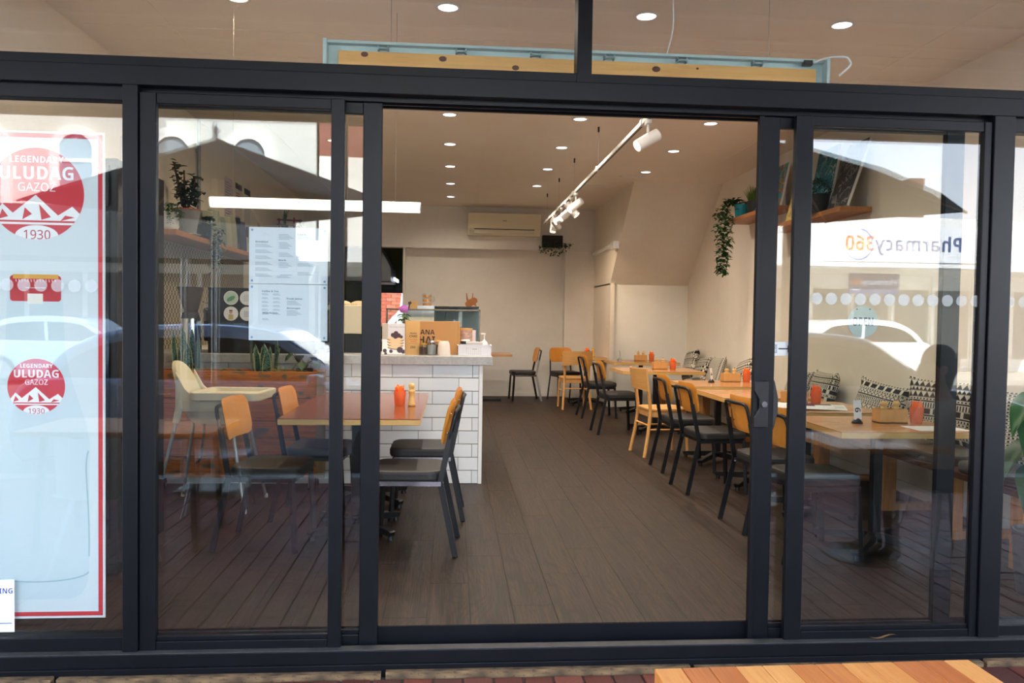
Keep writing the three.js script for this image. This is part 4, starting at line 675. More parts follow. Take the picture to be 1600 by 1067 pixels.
  sheet(-5.5, 0.3, 2.18, 2.83, (c, w, h) => { c.fillStyle = '#cfc6d2'; c.fillRect(0, 0, w, h); lines(c, 10, 20, 20, 100, '#9a90a6'); }, 'pale lilac printed notice, left of the three on the left wall');
  sheet(-5.9, 0.27, 2.2, 2.83, (c, w, h) => { c.fillStyle = '#d9cfc8'; c.fillRect(0, 0, w, h); c.fillStyle = '#1f2c30'; c.fillRect(0, 0, w, 26); lines(c, 12, 44, 6, 90, '#b4503c'); lines(c, 12, 150, 8, 90, '#c07a60'); }, 'notice with dark heading and red print, middle of three on the left wall');
  sheet(-6.28, 0.27, 2.2, 2.83, (c, w, h) => { c.fillStyle = '#d6d2cc'; c.fillRect(0, 0, w, h); c.fillStyle = '#243038'; c.fillRect(0, 0, w, 28); lines(c, 12, 44, 5, 90, '#4a80a8'); c.fillStyle = '#39404a'; c.fillRect(30, 180, 60, 50); }, 'notice with dark heading and blue print, right of three on the left wall');
  sheet(-6.85, 0.14, 2.12, 2.5, (c, w, h) => { c.fillStyle = '#c9c2be'; c.fillRect(0, 0, w, h); lines(c, 20, 20, 12, 80, '#8a8480'); c.fillStyle = '#4a4a44'; c.fillRect(20, 200, 90, 40); }, 'narrow notice hanging below the three on the left wall');
  const ws = solo('bracket_shelf', bx(-2.46, -2.16, 2.45, 2.48, -8.3, -7.5, 0.003), M.shelfWood, 'short high shelf with the red rack far along the left wall', 'shelf');
  t = thing('red_rack', 'little red timber lattice rack on the high left shelf', 'rack', [-2.28, 2.4802, -7.85], 0.3); mesh('upright', [-0.14, -0.06, 0.06, 0.14].map(x => bx(x - 0.01, x + 0.01, 0, 0.24 - Math.abs(x) * 0.3, -0.01, 0.01)), mat(0x8a3a2c, 0.7), t); mesh('slat', [0.1, 0.17].map(y => bx(-0.17, 0.17, y, y + 0.02, 0.01, 0.02)), mat(0x8a3a2c, 0.7), t);
  t = thing('small_fern', 'small spiky plant beside the red rack on the high left shelf', 'plant', [-2.3, 2.4802, -7.62]); mesh('pot', cyl(0.05, 0.04, 0.08, 0, 0.04, 0, 14), M.black, t); for (let k = 0; k < 9; k++) mesh('leaf', blade(rr(0.14, 0.24), 0.02, rr(0.05, 0.3), 0).rotateY(k * 0.7).translate(0, 0.07, 0), M.leaf, t);
  // exit sign and drinks fridge near the glass
  t = thing('exit_sign', 'green illuminated exit sign on the left wall', 'exit sign', [-2.4, 2.5, -2.9]); mesh('housing', bx(-0.06, 0.0, -0.15, 0.15, -0.2, 0.2, 0.006), M.white, t); mesh('sign_face', flat(new THREE.BoxGeometry(0.38, 0.28, 0.002)).rotateY(Math.PI / 2).translate(0.001, 0, 0), tmat(canvasTex(192, 144, (c, w, h) => { c.fillStyle = '#12a34a'; c.fillRect(0, 0, w, h); c.fillStyle = '#fff'; c.fillRect(110, 26, 50, 92); c.fillStyle = '#12a34a'; c.fillRect(120, 36, 40, 82); c.fillStyle = '#fff'; c.beginPath(); c.arc(92, 38, 12, 0, 7); c.fill(); c.fillRect(76, 52, 22, 36); c.save(); c.translate(70, 98); c.rotate(0.7); c.fillRect(-8, -16, 14, 40); c.restore(); c.save(); c.translate(100, 98); c.rotate(-0.7); c.fillRect(-6, -14, 14, 38); c.restore(); }), 0.5), t);
  t = thing('drinks_fridge', 'tall black drinks fridge behind the poster', 'fridge', [0, 0, 0]); mesh('cabinet', [bx(-2.3, -1.68, 0.06, 2.12, -1.4, -0.76, 0.01)], mat(0x101114, 0.35), t); mesh('door_glass', bx(-2.26, -1.72, 0.2, 1.85, -0.76, -0.75), mat(0x0c1014, 0.06), t); mesh('header_panel', bx(-2.26, -1.72, 1.88, 2.08, -0.76, -0.745), mat(0x2a2c30, 0.4), t); mesh('side_trim', [bx(-1.68, -1.67, 0.06, 2.12, -1.2, -1.17), bx(-1.68, -1.67, 0.06, 2.12, -0.95, -0.92)], M.brushed, t); mesh('foot', [bx(-2.28, -2.2, 0, 0.06, -1.36, -0.8), bx(-1.78, -1.7, 0, 0.06, -1.36, -0.8)], M.black, t);
}
// ---------- hanging lights, rear wall things ----------
{
  const p = thing('pendant_light', 'long glowing tube pendant hanging across the left glass', 'pendant light', [-0.82, 2.02, -1.55], 0.02);
  mesh('light_tube', [rod([-0.64, 0, 0], [0.61, 0, 0], 0.0325, 0.0325, 20)], glow(0xfff0e2, 3.2), p);
  mesh('end_cap', [rod([-0.646, 0, 0], [-0.64, 0, 0], 0.033, 0.033, 20), rod([0.61, 0, 0], [0.616, 0, 0], 0.033, 0.033, 20)], M.whiteGloss, p);
  for (const x of [-0.51, 0.46]) mesh('cable', rod([x, 0.03, 0], [x, 1.18, 0], 0.001, 0.001, 5), M.brushed, p);
  const ra = new THREE.RectAreaLight(0xffe6cc, 6, 1.18, 0.05); ra.position.set(-0.82, 1.98, -1.55); ra.lookAt(-0.82, 0, -1.55); scene.add(ra);
  const a = thing('air_conditioner', 'cream split-system air conditioner on the bulkhead', 'air conditioner', [0.84, 2.72, -9.9]);
  mesh('housing', ext(poly([[0, 0], [0.14, 0], [0.2, 0.09], [0.21, 0.33], [0.0, 0.36]]), 1.2, 0.008).rotateY(-Math.PI / 2).translate(0.6, 0, 0), mat(0xe6dfc6, 0.2), a);
  mesh('front_panel', bx(-0.6, 0.6, 0.1, 0.355, 0.205, 0.222, 0.006), mat(0xe2dabd, 0.12), a); mesh('outlet_slot', bx(-0.5, 0.5, 0.085, 0.097, 0.19, 0.213), M.black, a); mesh('louvre', bx(-0.5, 0.5, 0.02, 0.08, 0.165, 0.19, 0.004).rotateX(0.0), mat(0xd8d0b4, 0.3), a); mesh('badge', bx(-0.03, 0.04, 0.225, 0.238, 0.222, 0.2235), mat(0x8a8674, 0.4), a); mesh('display_panel', bx(-0.58, -0.5, 0.03, 0.07, 0.185, 0.2), mat(0xb0aa94, 0.4), a);
  const b = thing('wall_planter', 'black wall box with trailing greenery on the bulkhead', 'planter', [1.66, 2.52, -9.9]); mesh('box', bx(-0.17, 0.17, 0.02, 0.22, 0, 0.14, 0.004), mat(0x0d0d0e, 0.6), b);
  foliage(b, Array.from({ length: 150 }, () => [rr(-0.22, 0.2), rr(-0.12, 0.1) * (rnd() > 0.5 ? 1 : 0.6), 0.145 + rr(0, 0.07)]).concat(Array.from({ length: 30 }, () => [0.2 + rr(0, 0.12), rr(0.02, 0.09), 0.1 + rr(0, 0.06)])), 0.05, 0.035, M.leafDark);
  // track with spotlights: runs from the ceiling front towards the rear wall
  const tr = thing('light_track', 'white lighting track hung on thin wires along the room', 'lighting track', [0, 0, 0]);
  const y0 = 2.78, X = z => 1.4 + (-z - 2.2) * 0.0;
  mesh('rail', bx(1.365, 1.4, y0, y0 + 0.032, -8.6, -2.15, 0.003), M.white, tr); mesh('rail_slot', bx(1.376, 1.389, y0 - 0.0015, y0 + 0.002, -8.58, -2.2), mat(0x55524e, 0.5), tr);
  for (const z of [-2.4, -4.2, -5.7, -7.0, -8.3]) { const w = mesh('wire', rod([1.382, y0 + 0.03, z], [1.382, 3.19, z], 0.0012, 0.0012, 5), M.steel, tr); mesh('ceiling_ferrule', cyl(0.009, 0.009, 0.05, 1.382, 3.174, z, 8), M.blackMetal, w); mesh('joiner', bc(0.045, 0.045, 0.06, 1.382, y0 + 0.018, z, 0.004), M.white, w); }
  const spots = [[-2.25, -0.85, -0.55, 'nearest the street, over the doorway'], [-5.55, -0.8, -0.75, 'first of the far cluster'], [-5.9, 0.5, -0.6, 'second of the far cluster, turned right'], [-6.3, -0.75, -0.75, 'third of the far cluster'], [-6.75, -0.85, -0.6, 'fourth of the far cluster'], [-7.3, 0.42, -0.4, 'fifth of the far cluster, turned away'], [-7.5, -0.15, -1.25, 'last of the far cluster, hanging nearly upright']];
  spots.forEach(([z, dx, tilt, where], i) => {
    const s = thing('track_spotlight', 'white cylinder spotlight on the track, ' + where, 'spotlight', [1.382, y0, z]);
    mesh('adapter', [bc(0.034, 0.03, 0.09, 0, -0.016, 0, 0.004), rod([0, -0.03, 0], [0, -0.1, 0], 0.01, 0.01, 10)], M.white, s);
    const d = V(dx, Math.sin(tilt), i === 5 ? -0.6 : 0.22).normalize(), c0 = V(0, -0.14, 0), p1 = c0.clone().addScaledVector(d, -0.09), p2 = c0.clone().addScaledVector(d, 0.1), p3 = c0.clone().addScaledVector(d, 0.096), p4 = c0.clone().addScaledVector(d, 0.102);
    mesh('lamp_body', rod(p1.toArray(), p2.toArray(), 0.043, 0.043, 24), M.white, s); mesh('light_lens', rod(p3.toArray(), p4.toArray(), 0.038, 0.038, 20), glow(0xffdcc0, i === 5 ? 1 : 3), s);
    const L = new THREE.SpotLight(0xffdcb4, 5, 0, 0.5, 0.7, 2), q = V(1.382, y0, z).add(c0).addScaledVector(d, 0.11); L.position.copy(q); L.target.position.copy(q.clone().add(d)); L.castShadow = true; scene.add(L, L.target);
  });
  for (const [x, z, w] of [[2.3, -6.7, 'nearer the street'], [1.95, -7.5, 'farther from the street']]) solo('ceiling_vent', bx(x - 0.16, x + 0.16, 3.188, 3.2, z - 0.05, z + 0.05, 0.003), M.white, 'slim white ceiling fitting beside the track, ' + w, 'ceiling fitting');
  // wall-side table at the rear
  const w = thing('rear_table', 'timber wall table jutting out behind the tiled counter', 'table', [0.55, 0, -9.35]); mesh('table_top', uvm(bx(-0.4, 0.4, 0.735, 0.77, -0.35, 0.35, 0.003), true), M.tableTop[0], w); mesh('column', bc(0.06, 0.73, 0.06, -0.1, 0.37, 0), M.blackMetal, w); mesh('base', [bc(0.6, 0.03, 0.05, -0.05, 0.02, 0), bc(0.05, 0.03, 0.6, -0.1, 0.02, 0)], M.blackMetal, w);
  // translucent roller track under the header
  const bl = thing('roller_blind', 'furled pale ribbed blind just inside the door header', 'blind', [0, 0, 0]); mesh('roll', [bx(-0.34, 1.42, 2.29, 2.36, -0.24, -0.18, 0.01), ...Array.from({ length: 7 }, (_, k) => bx(-0.3 + k * 0.25, -0.18 + k * 0.25, 2.286, 2.29, -0.235, -0.185))], mat(0xa39aa6, 0.5), bl); mesh('bottom_bar', [bx(-0.34, 1.42, 2.275, 2.288, -0.2, -0.19)], mat(0xbcb2b4, 0.5), bl);
}
// ---------- right shelf, paintings, plant by the glass ----------
{
  solo('wall_shelf', uvm(bx(3.33, 3.62, 2.315, 2.36, -5.0, -3.25, 0.003)), M.shelfWood, 'lower timber shelf on the right wall with the leaning paintings', 'shelf');
  solo('wall_shelf', uvm(bx(3.33, 3.62, 2.535, 2.58, -6.1, -4.75, 0.003)), M.shelfWood, 'higher timber shelf on the right wall with the turquoise pot', 'shelf');
  const T = 2.3605, T2 = 2.5805;
  let t = thing('potted_plant', 'turquoise pot with ivy trailing off the far end of the right shelf', 'plant', [3.43, T2, -5.86]); mesh('pot', lathe([[0, 0], [0.07, 0], [0.085, 0.16], [0.078, 0.16], [0.07, 0.13], [0, 0.13]], 22), mat(0x2a9fb0, 0.4), t);
  const tp = []; for (let k = 0; k < 420; k++) { const s = rnd(), w = 0.1 * (1 - 0.55 * s); tp.push([-0.2 + rr(-w, w) - 0.02 * s, 0.1 - s * 0.78, rr(-w, w)]); } for (let k = 0; k < 110; k++) { const s = rnd(); tp.push([-0.22 * s + rr(-0.05, 0.05), 0.17 + 0.06 * Math.sin(s * 3.1) - s * 0.06 + rr(-0.02, 0.03), rr(-0.07, 0.07)]); }
  foliage(t, tp, 0.066, 0.04, M.leaf);
  t = thing('potted_grass', 'black pot of bright spiky grass beside the turquoise pot', 'plant', [3.44, T2, -5.5]); mesh('pot', cyl(0.08, 0.065, 0.15, 0, 0.075, 0, 18), M.black, t); const gg = []; for (let k = 0; k < 80; k++) { const a = rnd() * 6.28, d = rr(0.02, 0.12), h = rr(0.1, 0.2); gg.push(rod([Math.sin(a) * d * 0.4, 0.14, Math.cos(a) * d * 0.4], [Math.sin(a) * d, 0.14 + h, Math.cos(a) * d], 0.006, 0.001, 4)); } mesh('blades', gg, mat(0x5f7f2c, 0.6), t).userData.kind = 'stuff';
  t = thing('potted_shrub', 'dark pot with a clipped mossy ball plant between the paintings', 'plant', [3.37, T, -3.74]); mesh('pot', cyl(0.095, 0.08, 0.17, 0, 0.085, 0, 18), mat(0x1c2023, 0.6), t); foliage(t, Array.from({ length: 420 }, () => { const a = rnd() * 6.28, e = rr(-0.3, 1.5), r = rr(0.09, 0.12); return [Math.sin(a) * Math.cos(e) * r, 0.2 + Math.sin(e) * r, Math.cos(a) * Math.cos(e) * r]; }), 0.024, 0.014, M.leafDark);
  const paint = (z, w, h, lean, draw, label, x = 3.4, y = T) => { const q = thing('canvas_painting', label, 'painting', [x, y, z]); const face = flat(new THREE.BoxGeometry(w, h, 0.003)).rotateY(-Math.PI / 2).translate(-0.014, h / 2, 0).rotateZ(-lean).translate(0, 0.004, 0), body = bc(0.024, h, w, 0, h / 2, 0, 0.002).rotateZ(-lean).translate(0, 0.004, 0); mesh('stretcher', body, M.white, q); mesh('picture', face, tmat(canvasTex(192, 256, draw), 0.5), q); };
  const strokes = (cols, s, n = 160) => (c, w, h) => { c.fillStyle = cols[0]; c.fillRect(0, 0, w, h); let q = s; const r = () => (q = (q * 16807) % 2147483647) / 2147483647; c.lineCap = 'round'; for (let i = 0; i < n; i++) { c.strokeStyle = cols[Math.floor(r() * cols.length)]; c.lineWidth = 2 + r() * 9; const x = r() * w, y = r() * h; c.beginPath(); c.moveTo(x, y); c.quadraticCurveTo(x + (r() - 0.5) * 60, y + (r() - 0.5) * 50, x + (r() - 0.5) * 100, y + (r() - 0.5) * 60); c.stroke(); } };
  paint(-3.43, 0.36, 0.62, 0.32, strokes(['#1d1d20', '#3a3b40', '#6d6d70', '#111', '#8a8480'], 17), 'dark grey swirling painting leaning at the near end of the right shelf');
  paint(-3.98, 0.42, 0.66, 0.18, strokes(['#1f6f86', '#2c8aa0', '#9fb8b8', '#17566e', '#50a0ac'], 29), 'tall blue-green seascape painting behind the mossy ball plant', 3.48);
  paint(-4.3, 0.26, 0.3, 0.25, strokes(['#d8b44a', '#e6cf80', '#b9892c', '#88a0a0'], 41), 'small yellow painting in front of the seascape', 3.37);
  paint(-4.92, 0.3, 0.46, 0.2, strokes(['#2aa0a8', '#d8782c', '#e8a040', '#2f7fa0', '#b84a24'], 53), 'teal and orange painting in the middle of the right shelf', 3.45, T2);
  paint(-5.25, 0.28, 0.4, 0.25, strokes(['#3f8fa8', '#a8c8cc', '#5fa0b4', '#dfe6e2'], 67), 'pale blue painting right of the spiky grass pot', 3.42, T2);
  // peace lily just inside the right pane
  t = thing('peace_lily', 'large glossy-leaved plant just inside the right-hand pane', 'plant', [2.97, 0, -0.36]); mesh('pot', lathe([[0, 0], [0.11, 0], [0.14, 0.32], [0.13, 0.32], [0.12, 0.27], [0, 0.27]], 24), mat(0x4a4a4c, 0.6), t);
  const lily = (l, w) => { const f = s => grid(6, 10, (u, v) => { const a = (u - 0.5) * 2, ww = w * Math.pow(Math.sin(Math.PI * Math.pow(v, 0.7)), 0.9) / 2; return [a * ww * s, Math.abs(a) * ww * 0.35 - 0.55 * l * v * v + s * 0.001 + 0.006 * Math.sin(Math.abs(a) * 14 + v * 9), v * l]; }); return join([f(1), f(-1)]); };
  const lm = [mat(0x255a2a, 0.4), mat(0x1e4a26, 0.4), mat(0x2e6832, 0.4)];
  [[-1.0, 0.86, 0.06], [-0.6, 0.7, 0.1], [-1.3, 0.98, 0.05], [-0.2, 0.56, 0.12], [-0.9, 0.5, 0.1], [1.1, 0.9, 0.14], [1.7, 0.8, 0.16], [2.4, 0.95, 0.12], [0.1, 0.95, 0.08], [1.4, 0.6, 0.18], [-1.5, 0.66, 0.06], [0.5, 0.75, 0.12]].forEach(([a, h, r], k) => { const e = [Math.sin(a) * r, 0.28 + h * 0.75, Math.cos(a) * r * 0.7]; const st = mesh('stem', tube([[0, 0.27, 0], [e[0] * 0.3, 0.27 + h * 0.5, e[2] * 0.3], e], 0.005, 10, 6), mat(0x4a7038, 0.6), t); mesh('leaf', lily(0.25, 0.14).rotateX(0.35).rotateY(a).translate(e[0], e[1], e[2]), lm[k % 3], st); });
}
// ---------- things on the glass ----------
{
  const PZ = -0.062;
  // tall drink poster
  const W = 560, H = 2040, q = canvasTex(560, 2040, (c) => {
    c.fillStyle = '#e8eef0'; c.fillRect(0, 0, W, H); c.fillStyle = '#d8323c'; c.fillRect(8, 8, W - 16, H - 16); c.fillStyle = '#e2ebef'; c.fillRect(26, 26, W - 52, H - 52);
    // bottle
    c.fillStyle = '#d6e4ea'; c.beginPath(); c.moveTo(150, H - 80); c.bezierCurveTo(70, H - 90, 60, H - 160, 66, H - 260); c.lineTo(60, 1300); c.bezierCurveTo(70, 1180, 130, 1100, 160, 900); c.lineTo(170, 640); c.lineTo(390, 640); c.lineTo(400, 900); c.bezierCurveTo(430, 1100, 490, 1180, 500, 1300); c.lineTo(494, H - 260); c.bezierCurveTo(500, H - 160, 490, H - 90, 410, H - 80); c.fill();
    c.strokeStyle = '#a9c4cf'; c.lineWidth = 6; c.beginPath(); c.ellipse(280, H - 200, 215, 46, 0, 0.1, 3.04); c.stroke(); c.beginPath(); c.moveTo(494, 1330); c.bezierCurveTo(470, 1400, 500, 1500, 496, 1780); c.stroke();
    // red cap
    c.fillStyle = '#c8202c'; c.beginPath(); c.roundRect(180, 596, 205, 108, 14); c.fill(); c.fillStyle = '#e8a83a'; c.fillRect(192, 592, 182, 18); c.strokeStyle = '#f2c8c8'; c.lineWidth = 4; for (let i = 0; i < 14; i++) { c.beginPath(); c.moveTo(204 + i * 12, 612); c.lineTo(206 + i * 12, 624); c.stroke(); } c.beginPath(); c.moveTo(240, 648); c.lineTo(320, 648); c.stroke(); c.fillStyle = '#f4efe4'; c.fillRect(250, 672, 62, 42);
    const logo = (x, y, r) => {
      c.save(); c.beginPath(); c.arc(x, y, r, 0, 7); c.clip(); c.fillStyle = '#d8303e'; c.fillRect(x - r, y - r, 2 * r, 2 * r); c.fillStyle = '#fff'; c.textAlign = 'center';
      c.font = `bold ${r * 0.2}px sans-serif`; c.fillText('LEGENDARY', x, y - r * 0.68); c.font = `bold ${r * 0.4}px sans-serif`; c.fillText('ULUDAG', x, y - r * 0.32); c.font = `${r * 0.26}px sans-serif`; c.fillText('GAZOZ', x, y - r * 0.06);
      c.beginPath(); c.moveTo(x - r, y + r * 0.58); c.lineTo(x - r * 0.72, y + r * 0.22); c.lineTo(x - r * 0.5, y + r * 0.42); c.lineTo(x - r * 0.02, y + r * 0.02); c.lineTo(x + r * 0.45, y + r * 0.46); c.lineTo(x + r * 0.75, y + r * 0.26); c.lineTo(x + r, y + r * 0.5); c.lineTo(x + r, y + r * 0.58); c.fill();
      c.fillStyle = '#d8303e'; for (const [a, b, d, e, f2, g] of [[-0.72, 0.34, -0.8, 0.56, -0.6, 0.5], [-0.25, 0.3, -0.3, 0.56, -0.1, 0.44], [0.05, 0.22, 0.1, 0.56, 0.3, 0.5], [0.6, 0.46, 0.5, 0.58, 0.8, 0.5]]) { c.beginPath(); c.moveTo(x + a * r, y + b * r); c.lineTo(x + d * r, y + e * r); c.lineTo(x + f2 * r, y + g * r); c.fill(); }
      c.fillStyle = '#fff'; c.fillRect(x - r, y + r * 0.62, 2 * r, r * 0.05); c.beginPath(); c.ellipse(x, y + r * 0.92, r * 0.46, r * 0.24, 0, 0, 7); c.fill(); c.fillStyle = '#c03048'; c.font = `${r * 0.27}px sans-serif`; c.fillText('1930', x, y + r * 0.98); c.restore();
    };
    logo(288, 258, 190); logo(284, 1060, 116);
    c.fillStyle = '#d9e4ea'; c.fillRect(190, 1200, 190, 4); c.fillRect(210, 1210, 150, 4);
  });
  let t = thing('drink_poster', 'tall red-bordered white soft drink poster inside the left pane', 'poster', [-1.725, 0.06, PZ]);
  mesh('backing', bx(-0.28, 0.28, 0, 2.03, -0.004, 0, 0.0005), M.white, t); mesh('print', flat(new THREE.BoxGeometry(0.556, 2.026, 0.0006)).translate(0, 1.015, 0.0006), tmat(q, 0.55), t);
  t = thing('small_notice', 'small white notice with blue lettering at the lower left of the glass', 'notice', [-1.905, 0.01, -0.048]); mesh('sheet', flat(new THREE.BoxGeometry(0.2, 0.22, 0.001)).translate(0, 0.11, 0.0), tmat(canvasTex(200, 220, (c, w, h) => { c.fillStyle = '#f2f4f6'; c.fillRect(0, 0, w, h); c.fillStyle = '#24348c'; c.font = 'bold 30px sans-serif'; c.textAlign = 'right'; c.fillText('NO SMOKING', 196, 58); c.fillStyle = '#8890a8'; c.fillRect(80, 180, 110, 6); }), 0.6), t);
  // menu sheets with blu-tack dots
  const menu = (y0, h, draw, label) => { const m = thing('menu_sheet', label, 'menu', [-0.69, y0, -0.037]); mesh('sheet', flat(new THREE.BoxGeometry(0.325, h, 0.001)).translate(0, h / 2, 0), tmat(canvasTex(512, 380, draw), 0.5), m); mesh('tack_dot', [[-0.15, 0.012], [0.15, 0.012], [-0.15, h - 0.012], [0.15, h - 0.012]].map(([x, y]) => cyl(0.005, 0.005, 0.001, 0, 0, 0, 10).rotateX(Math.PI / 2).translate(x, y, 0.0008)), mat(0x7f9cc0, 0.8), m); };
  const para = (c, x, y, n, w) => { c.fillStyle = '#8794a4'; for (let i = 0; i < n; i++) c.fillRect(x, y + i * 8, w * (0.6 + 0.4 * ((i * 53 % 10) / 10)), 2.5); };
  const head = (c, s, x, y) => { c.fillStyle = '#4d5c70'; c.font = 'bold 17px serif'; c.fillText(s, x, y); };
  menu(1.478, 0.236, (c, w, h) => { c.fillStyle = '#dde4ea'; c.fillRect(0, 0, w, h); head(c, 'Breakfast', 40, 104); for (let k = 0; k < 6; k++) para(c, 40, 114 + k * 40, 3, 130); head(c, 'Lunch', 314, 50); for (let k = 0; k < 5; k++) para(c, 314, 60 + k * 60, 3, 120); para(c, 192, 46, 5, 100); para(c, 192, 100, 6, 90); para(c, 192, 170, 4, 100); head(c, 'Bowls', 190, 226); para(c, 192, 236, 5, 90); c.fillStyle = '#c2ccd8'; c.fillRect(185, 40, 1.5, 250); c.fillRect(308, 40, 1.5, 250); c.fillRect(30, 296, 430, 1.5); c.fillStyle = '#94a2b4'; c.fillRect(200, 318, 80, 4); para(c, 180, 328, 2, 120); c.strokeStyle = '#ccd6e0'; c.lineWidth = 3; c.beginPath(); c.arc(104, 62, 20, 3.3, 6); c.stroke(); }, 'upper white food menu sheet taped inside the left door panel');
  menu(1.24, 0.236, (c, w, h) => { c.fillStyle = '#dde4ea'; c.fillRect(0, 0, w, h); head(c, 'Coffee & Tea', 84, 54); for (let k = 0; k < 6; k++) { para(c, 84, 64 + k * 26, 2, 60); para(c, 156, 64 + k * 26, 2, 66); } head(c, 'Fresh Juices', 244, 102); para(c, 246, 112, 4, 100); head(c, 'Beverages', 246, 166); para(c, 246, 176, 5, 100); head(c, 'Milkshakes', 88, 200); para(c, 88, 232, 2, 60); c.fillStyle = '#b4c0ce'; c.fillRect(180, 318, 90, 4); }, 'lower white drinks menu sheet taped inside the left door panel');
  // OPEN disc
  t = thing('open_sign', 'round pale OPEN sign hanging inside the right door panel', 'sign', [1.822, 1.355, -0.034]); mesh('disc', cyl(0.071, 0.071, 0.003, 0, 0, 0, 40).rotateX(Math.PI / 2), mat(0xb4c0b8, 0.5), t);
  mesh('lettering', flat(new THREE.CircleGeometry(0.069, 40)).translate(0, 0, 0.002), tmat(canvasTex(256, 256, (c, w, h) => { c.fillStyle = '#b6c2ba'; c.fillRect(0, 0, w, h); c.fillStyle = '#10222f'; c.font = 'bold 92px sans-serif'; c.textAlign = 'center'; c.textBaseline = 'middle'; c.save(); c.translate(w / 2, h / 2); c.scale(0.76, 1.05); c.fillText('OPEN', 0, 0); c.restore(); }), 0.5), t);
  mesh('hook_dot', [-0.03, 0.03].map(x => cyl(0.003, 0.003, 0.002, 0, 0, 0, 8).rotateX(Math.PI / 2).translate(x, 0.056, 0.003)), M.black, t);
  t = thing('slide_sticker', 'white SLIDE sticker with an arrow on the right sliding glass', 'sticker', [1.468, 1.23, -0.0595]); mesh('label_sheet', flat(new THREE.BoxGeometry(0.1, 0.063, 0.0008)), tmat(canvasTex(200, 126, (c, w, h) => { c.fillStyle = '#eceeee'; c.fillRect(0, 0, w, h); c.fillStyle = '#6f7f90'; c.save(); c.translate(44, 63); c.rotate(-Math.PI / 2); c.font = 'bold 30px sans-serif'; c.textAlign = 'center'; c.fillText('SLIDE', 0, 6); c.restore(); c.fillStyle = '#111'; c.fillRect(62, 58, 130, 11); c.fillRect(146, 34, 12, 60); }), 0.5), t);
  // rows of frosted safety dots
  const frost = new THREE.MeshStandardMaterial({ color: 0xe6ecee, roughness: 0.9, transparent: true, opacity: 0.22 });
  const dots = (x0, n, z, label) => { const d = thing('safety_dots', label, 'decal', [x0, 1.455, z]); for (let k = 0; k < n; k++) mesh('dot', cyl(0.026, 0.026, 0.0006, 0, 0, 0, 20).rotateX(Math.PI / 2).translate(k * 0.067, 0, 0), frost, d); };
  dots(1.6, 12, -0.0185, 'row of frosted dots across the front right door glass'); dots(1.62, 9, -0.0605, 'row of frosted dots across the rear right door glass'); dots(2.52, 10, -0.0494, 'row of frosted dots across the fixed right pane'); dots(-2.5, 16, -0.0494, 'row of frosted dots across the fixed left pane');
  // lit-side sign box behind the highlight panes
  t = thing('sign_box', 'back of a pale blue sign box packed with pine boards above the header', 'sign box', [0, 0, 0]);
  const pb = mat(0xb8d0d0, 0.45);
  mesh('frame', [bx(-0.6, 1.79, 2.6, 2.613, -0.4, -0.36), bx(-0.605, -0.588, 2.43, 2.613, -0.41, -0.34), bx(1.775, 1.79, 2.43, 2.613, -0.41, -0.34), bx(-0.59, 1.78, 2.43, 2.605, -0.41, -0.395)], pb, t);
  for (let k = 0; k < 2; k++) mesh('pine_board', uvm(bx(-0.54, 1.735, 2.43 + k * 0.075, 2.502 + k * 0.068, -0.394, -0.37, 0.003), true), tmat(wood([232, 184, 110], [210, 152, 80], 140 + k, [1.2, 0.5], 3, 0.6), 0.5), t);
  for (const [x, y, r] of [[-0.42, 2.555, 0.012], [-0.06, 2.548, 0.013], [0.28, 2.52, 0.012], [0.95, 2.54, 0.014], [1.15, 2.55, 0.005]]) mesh('knot', cyl(r * 1.4, r * 1.4, 0.002, 0, 0, 0, 14).rotateX(Math.PI / 2).scale(1, 0.7, 1).translate(x, y, -0.3695), mat(0x5a3316, 0.6), t);
  for (const x of [-0.36, 0.0, 0.35, 0.7, 1.05, 1.42]) mesh('bracket', [bx(x, x + 0.05, 2.583, 2.59, -0.395, -0.365), bx(x, x + 0.006, 2.578, 2.597, -0.395, -0.365), bx(x + 0.044, x + 0.05, 2.578, 2.597, -0.395, -0.365)], mat(0x9db8b8, 0.4, { metalness: 0.3 }), t);
  mesh('junction_block', bc(0.045, 0.024, 0.03, 1.69, 2.596, -0.37, 0.003), M.black, t); mesh('power_lead', tube([[1.72, 2.6, -0.37], [1.78, 2.615, -0.33], [1.86, 2.615, -0.32], [1.88, 2.58, -0.32], [1.83, 2.53, -0.33]], 0.006, 24, 6), M.white, t); mesh('hang_lead', tube([[1.0, 2.61, -0.38], [1.03, 2.74, -0.38], [1.025, 2.95, -0.38], [1.0, 3.19, -0.38]], 0.004, 14, 5), M.white, t); mesh('hang_wire', [rod([-0.3, 2.61, -0.38], [-0.3, 3.19, -0.38], 0.0012, 0.0012, 4), rod([1.5, 2.61, -0.38], [1.5, 3.19, -0.38], 0.0012, 0.0012, 4)], M.steel, t);
}
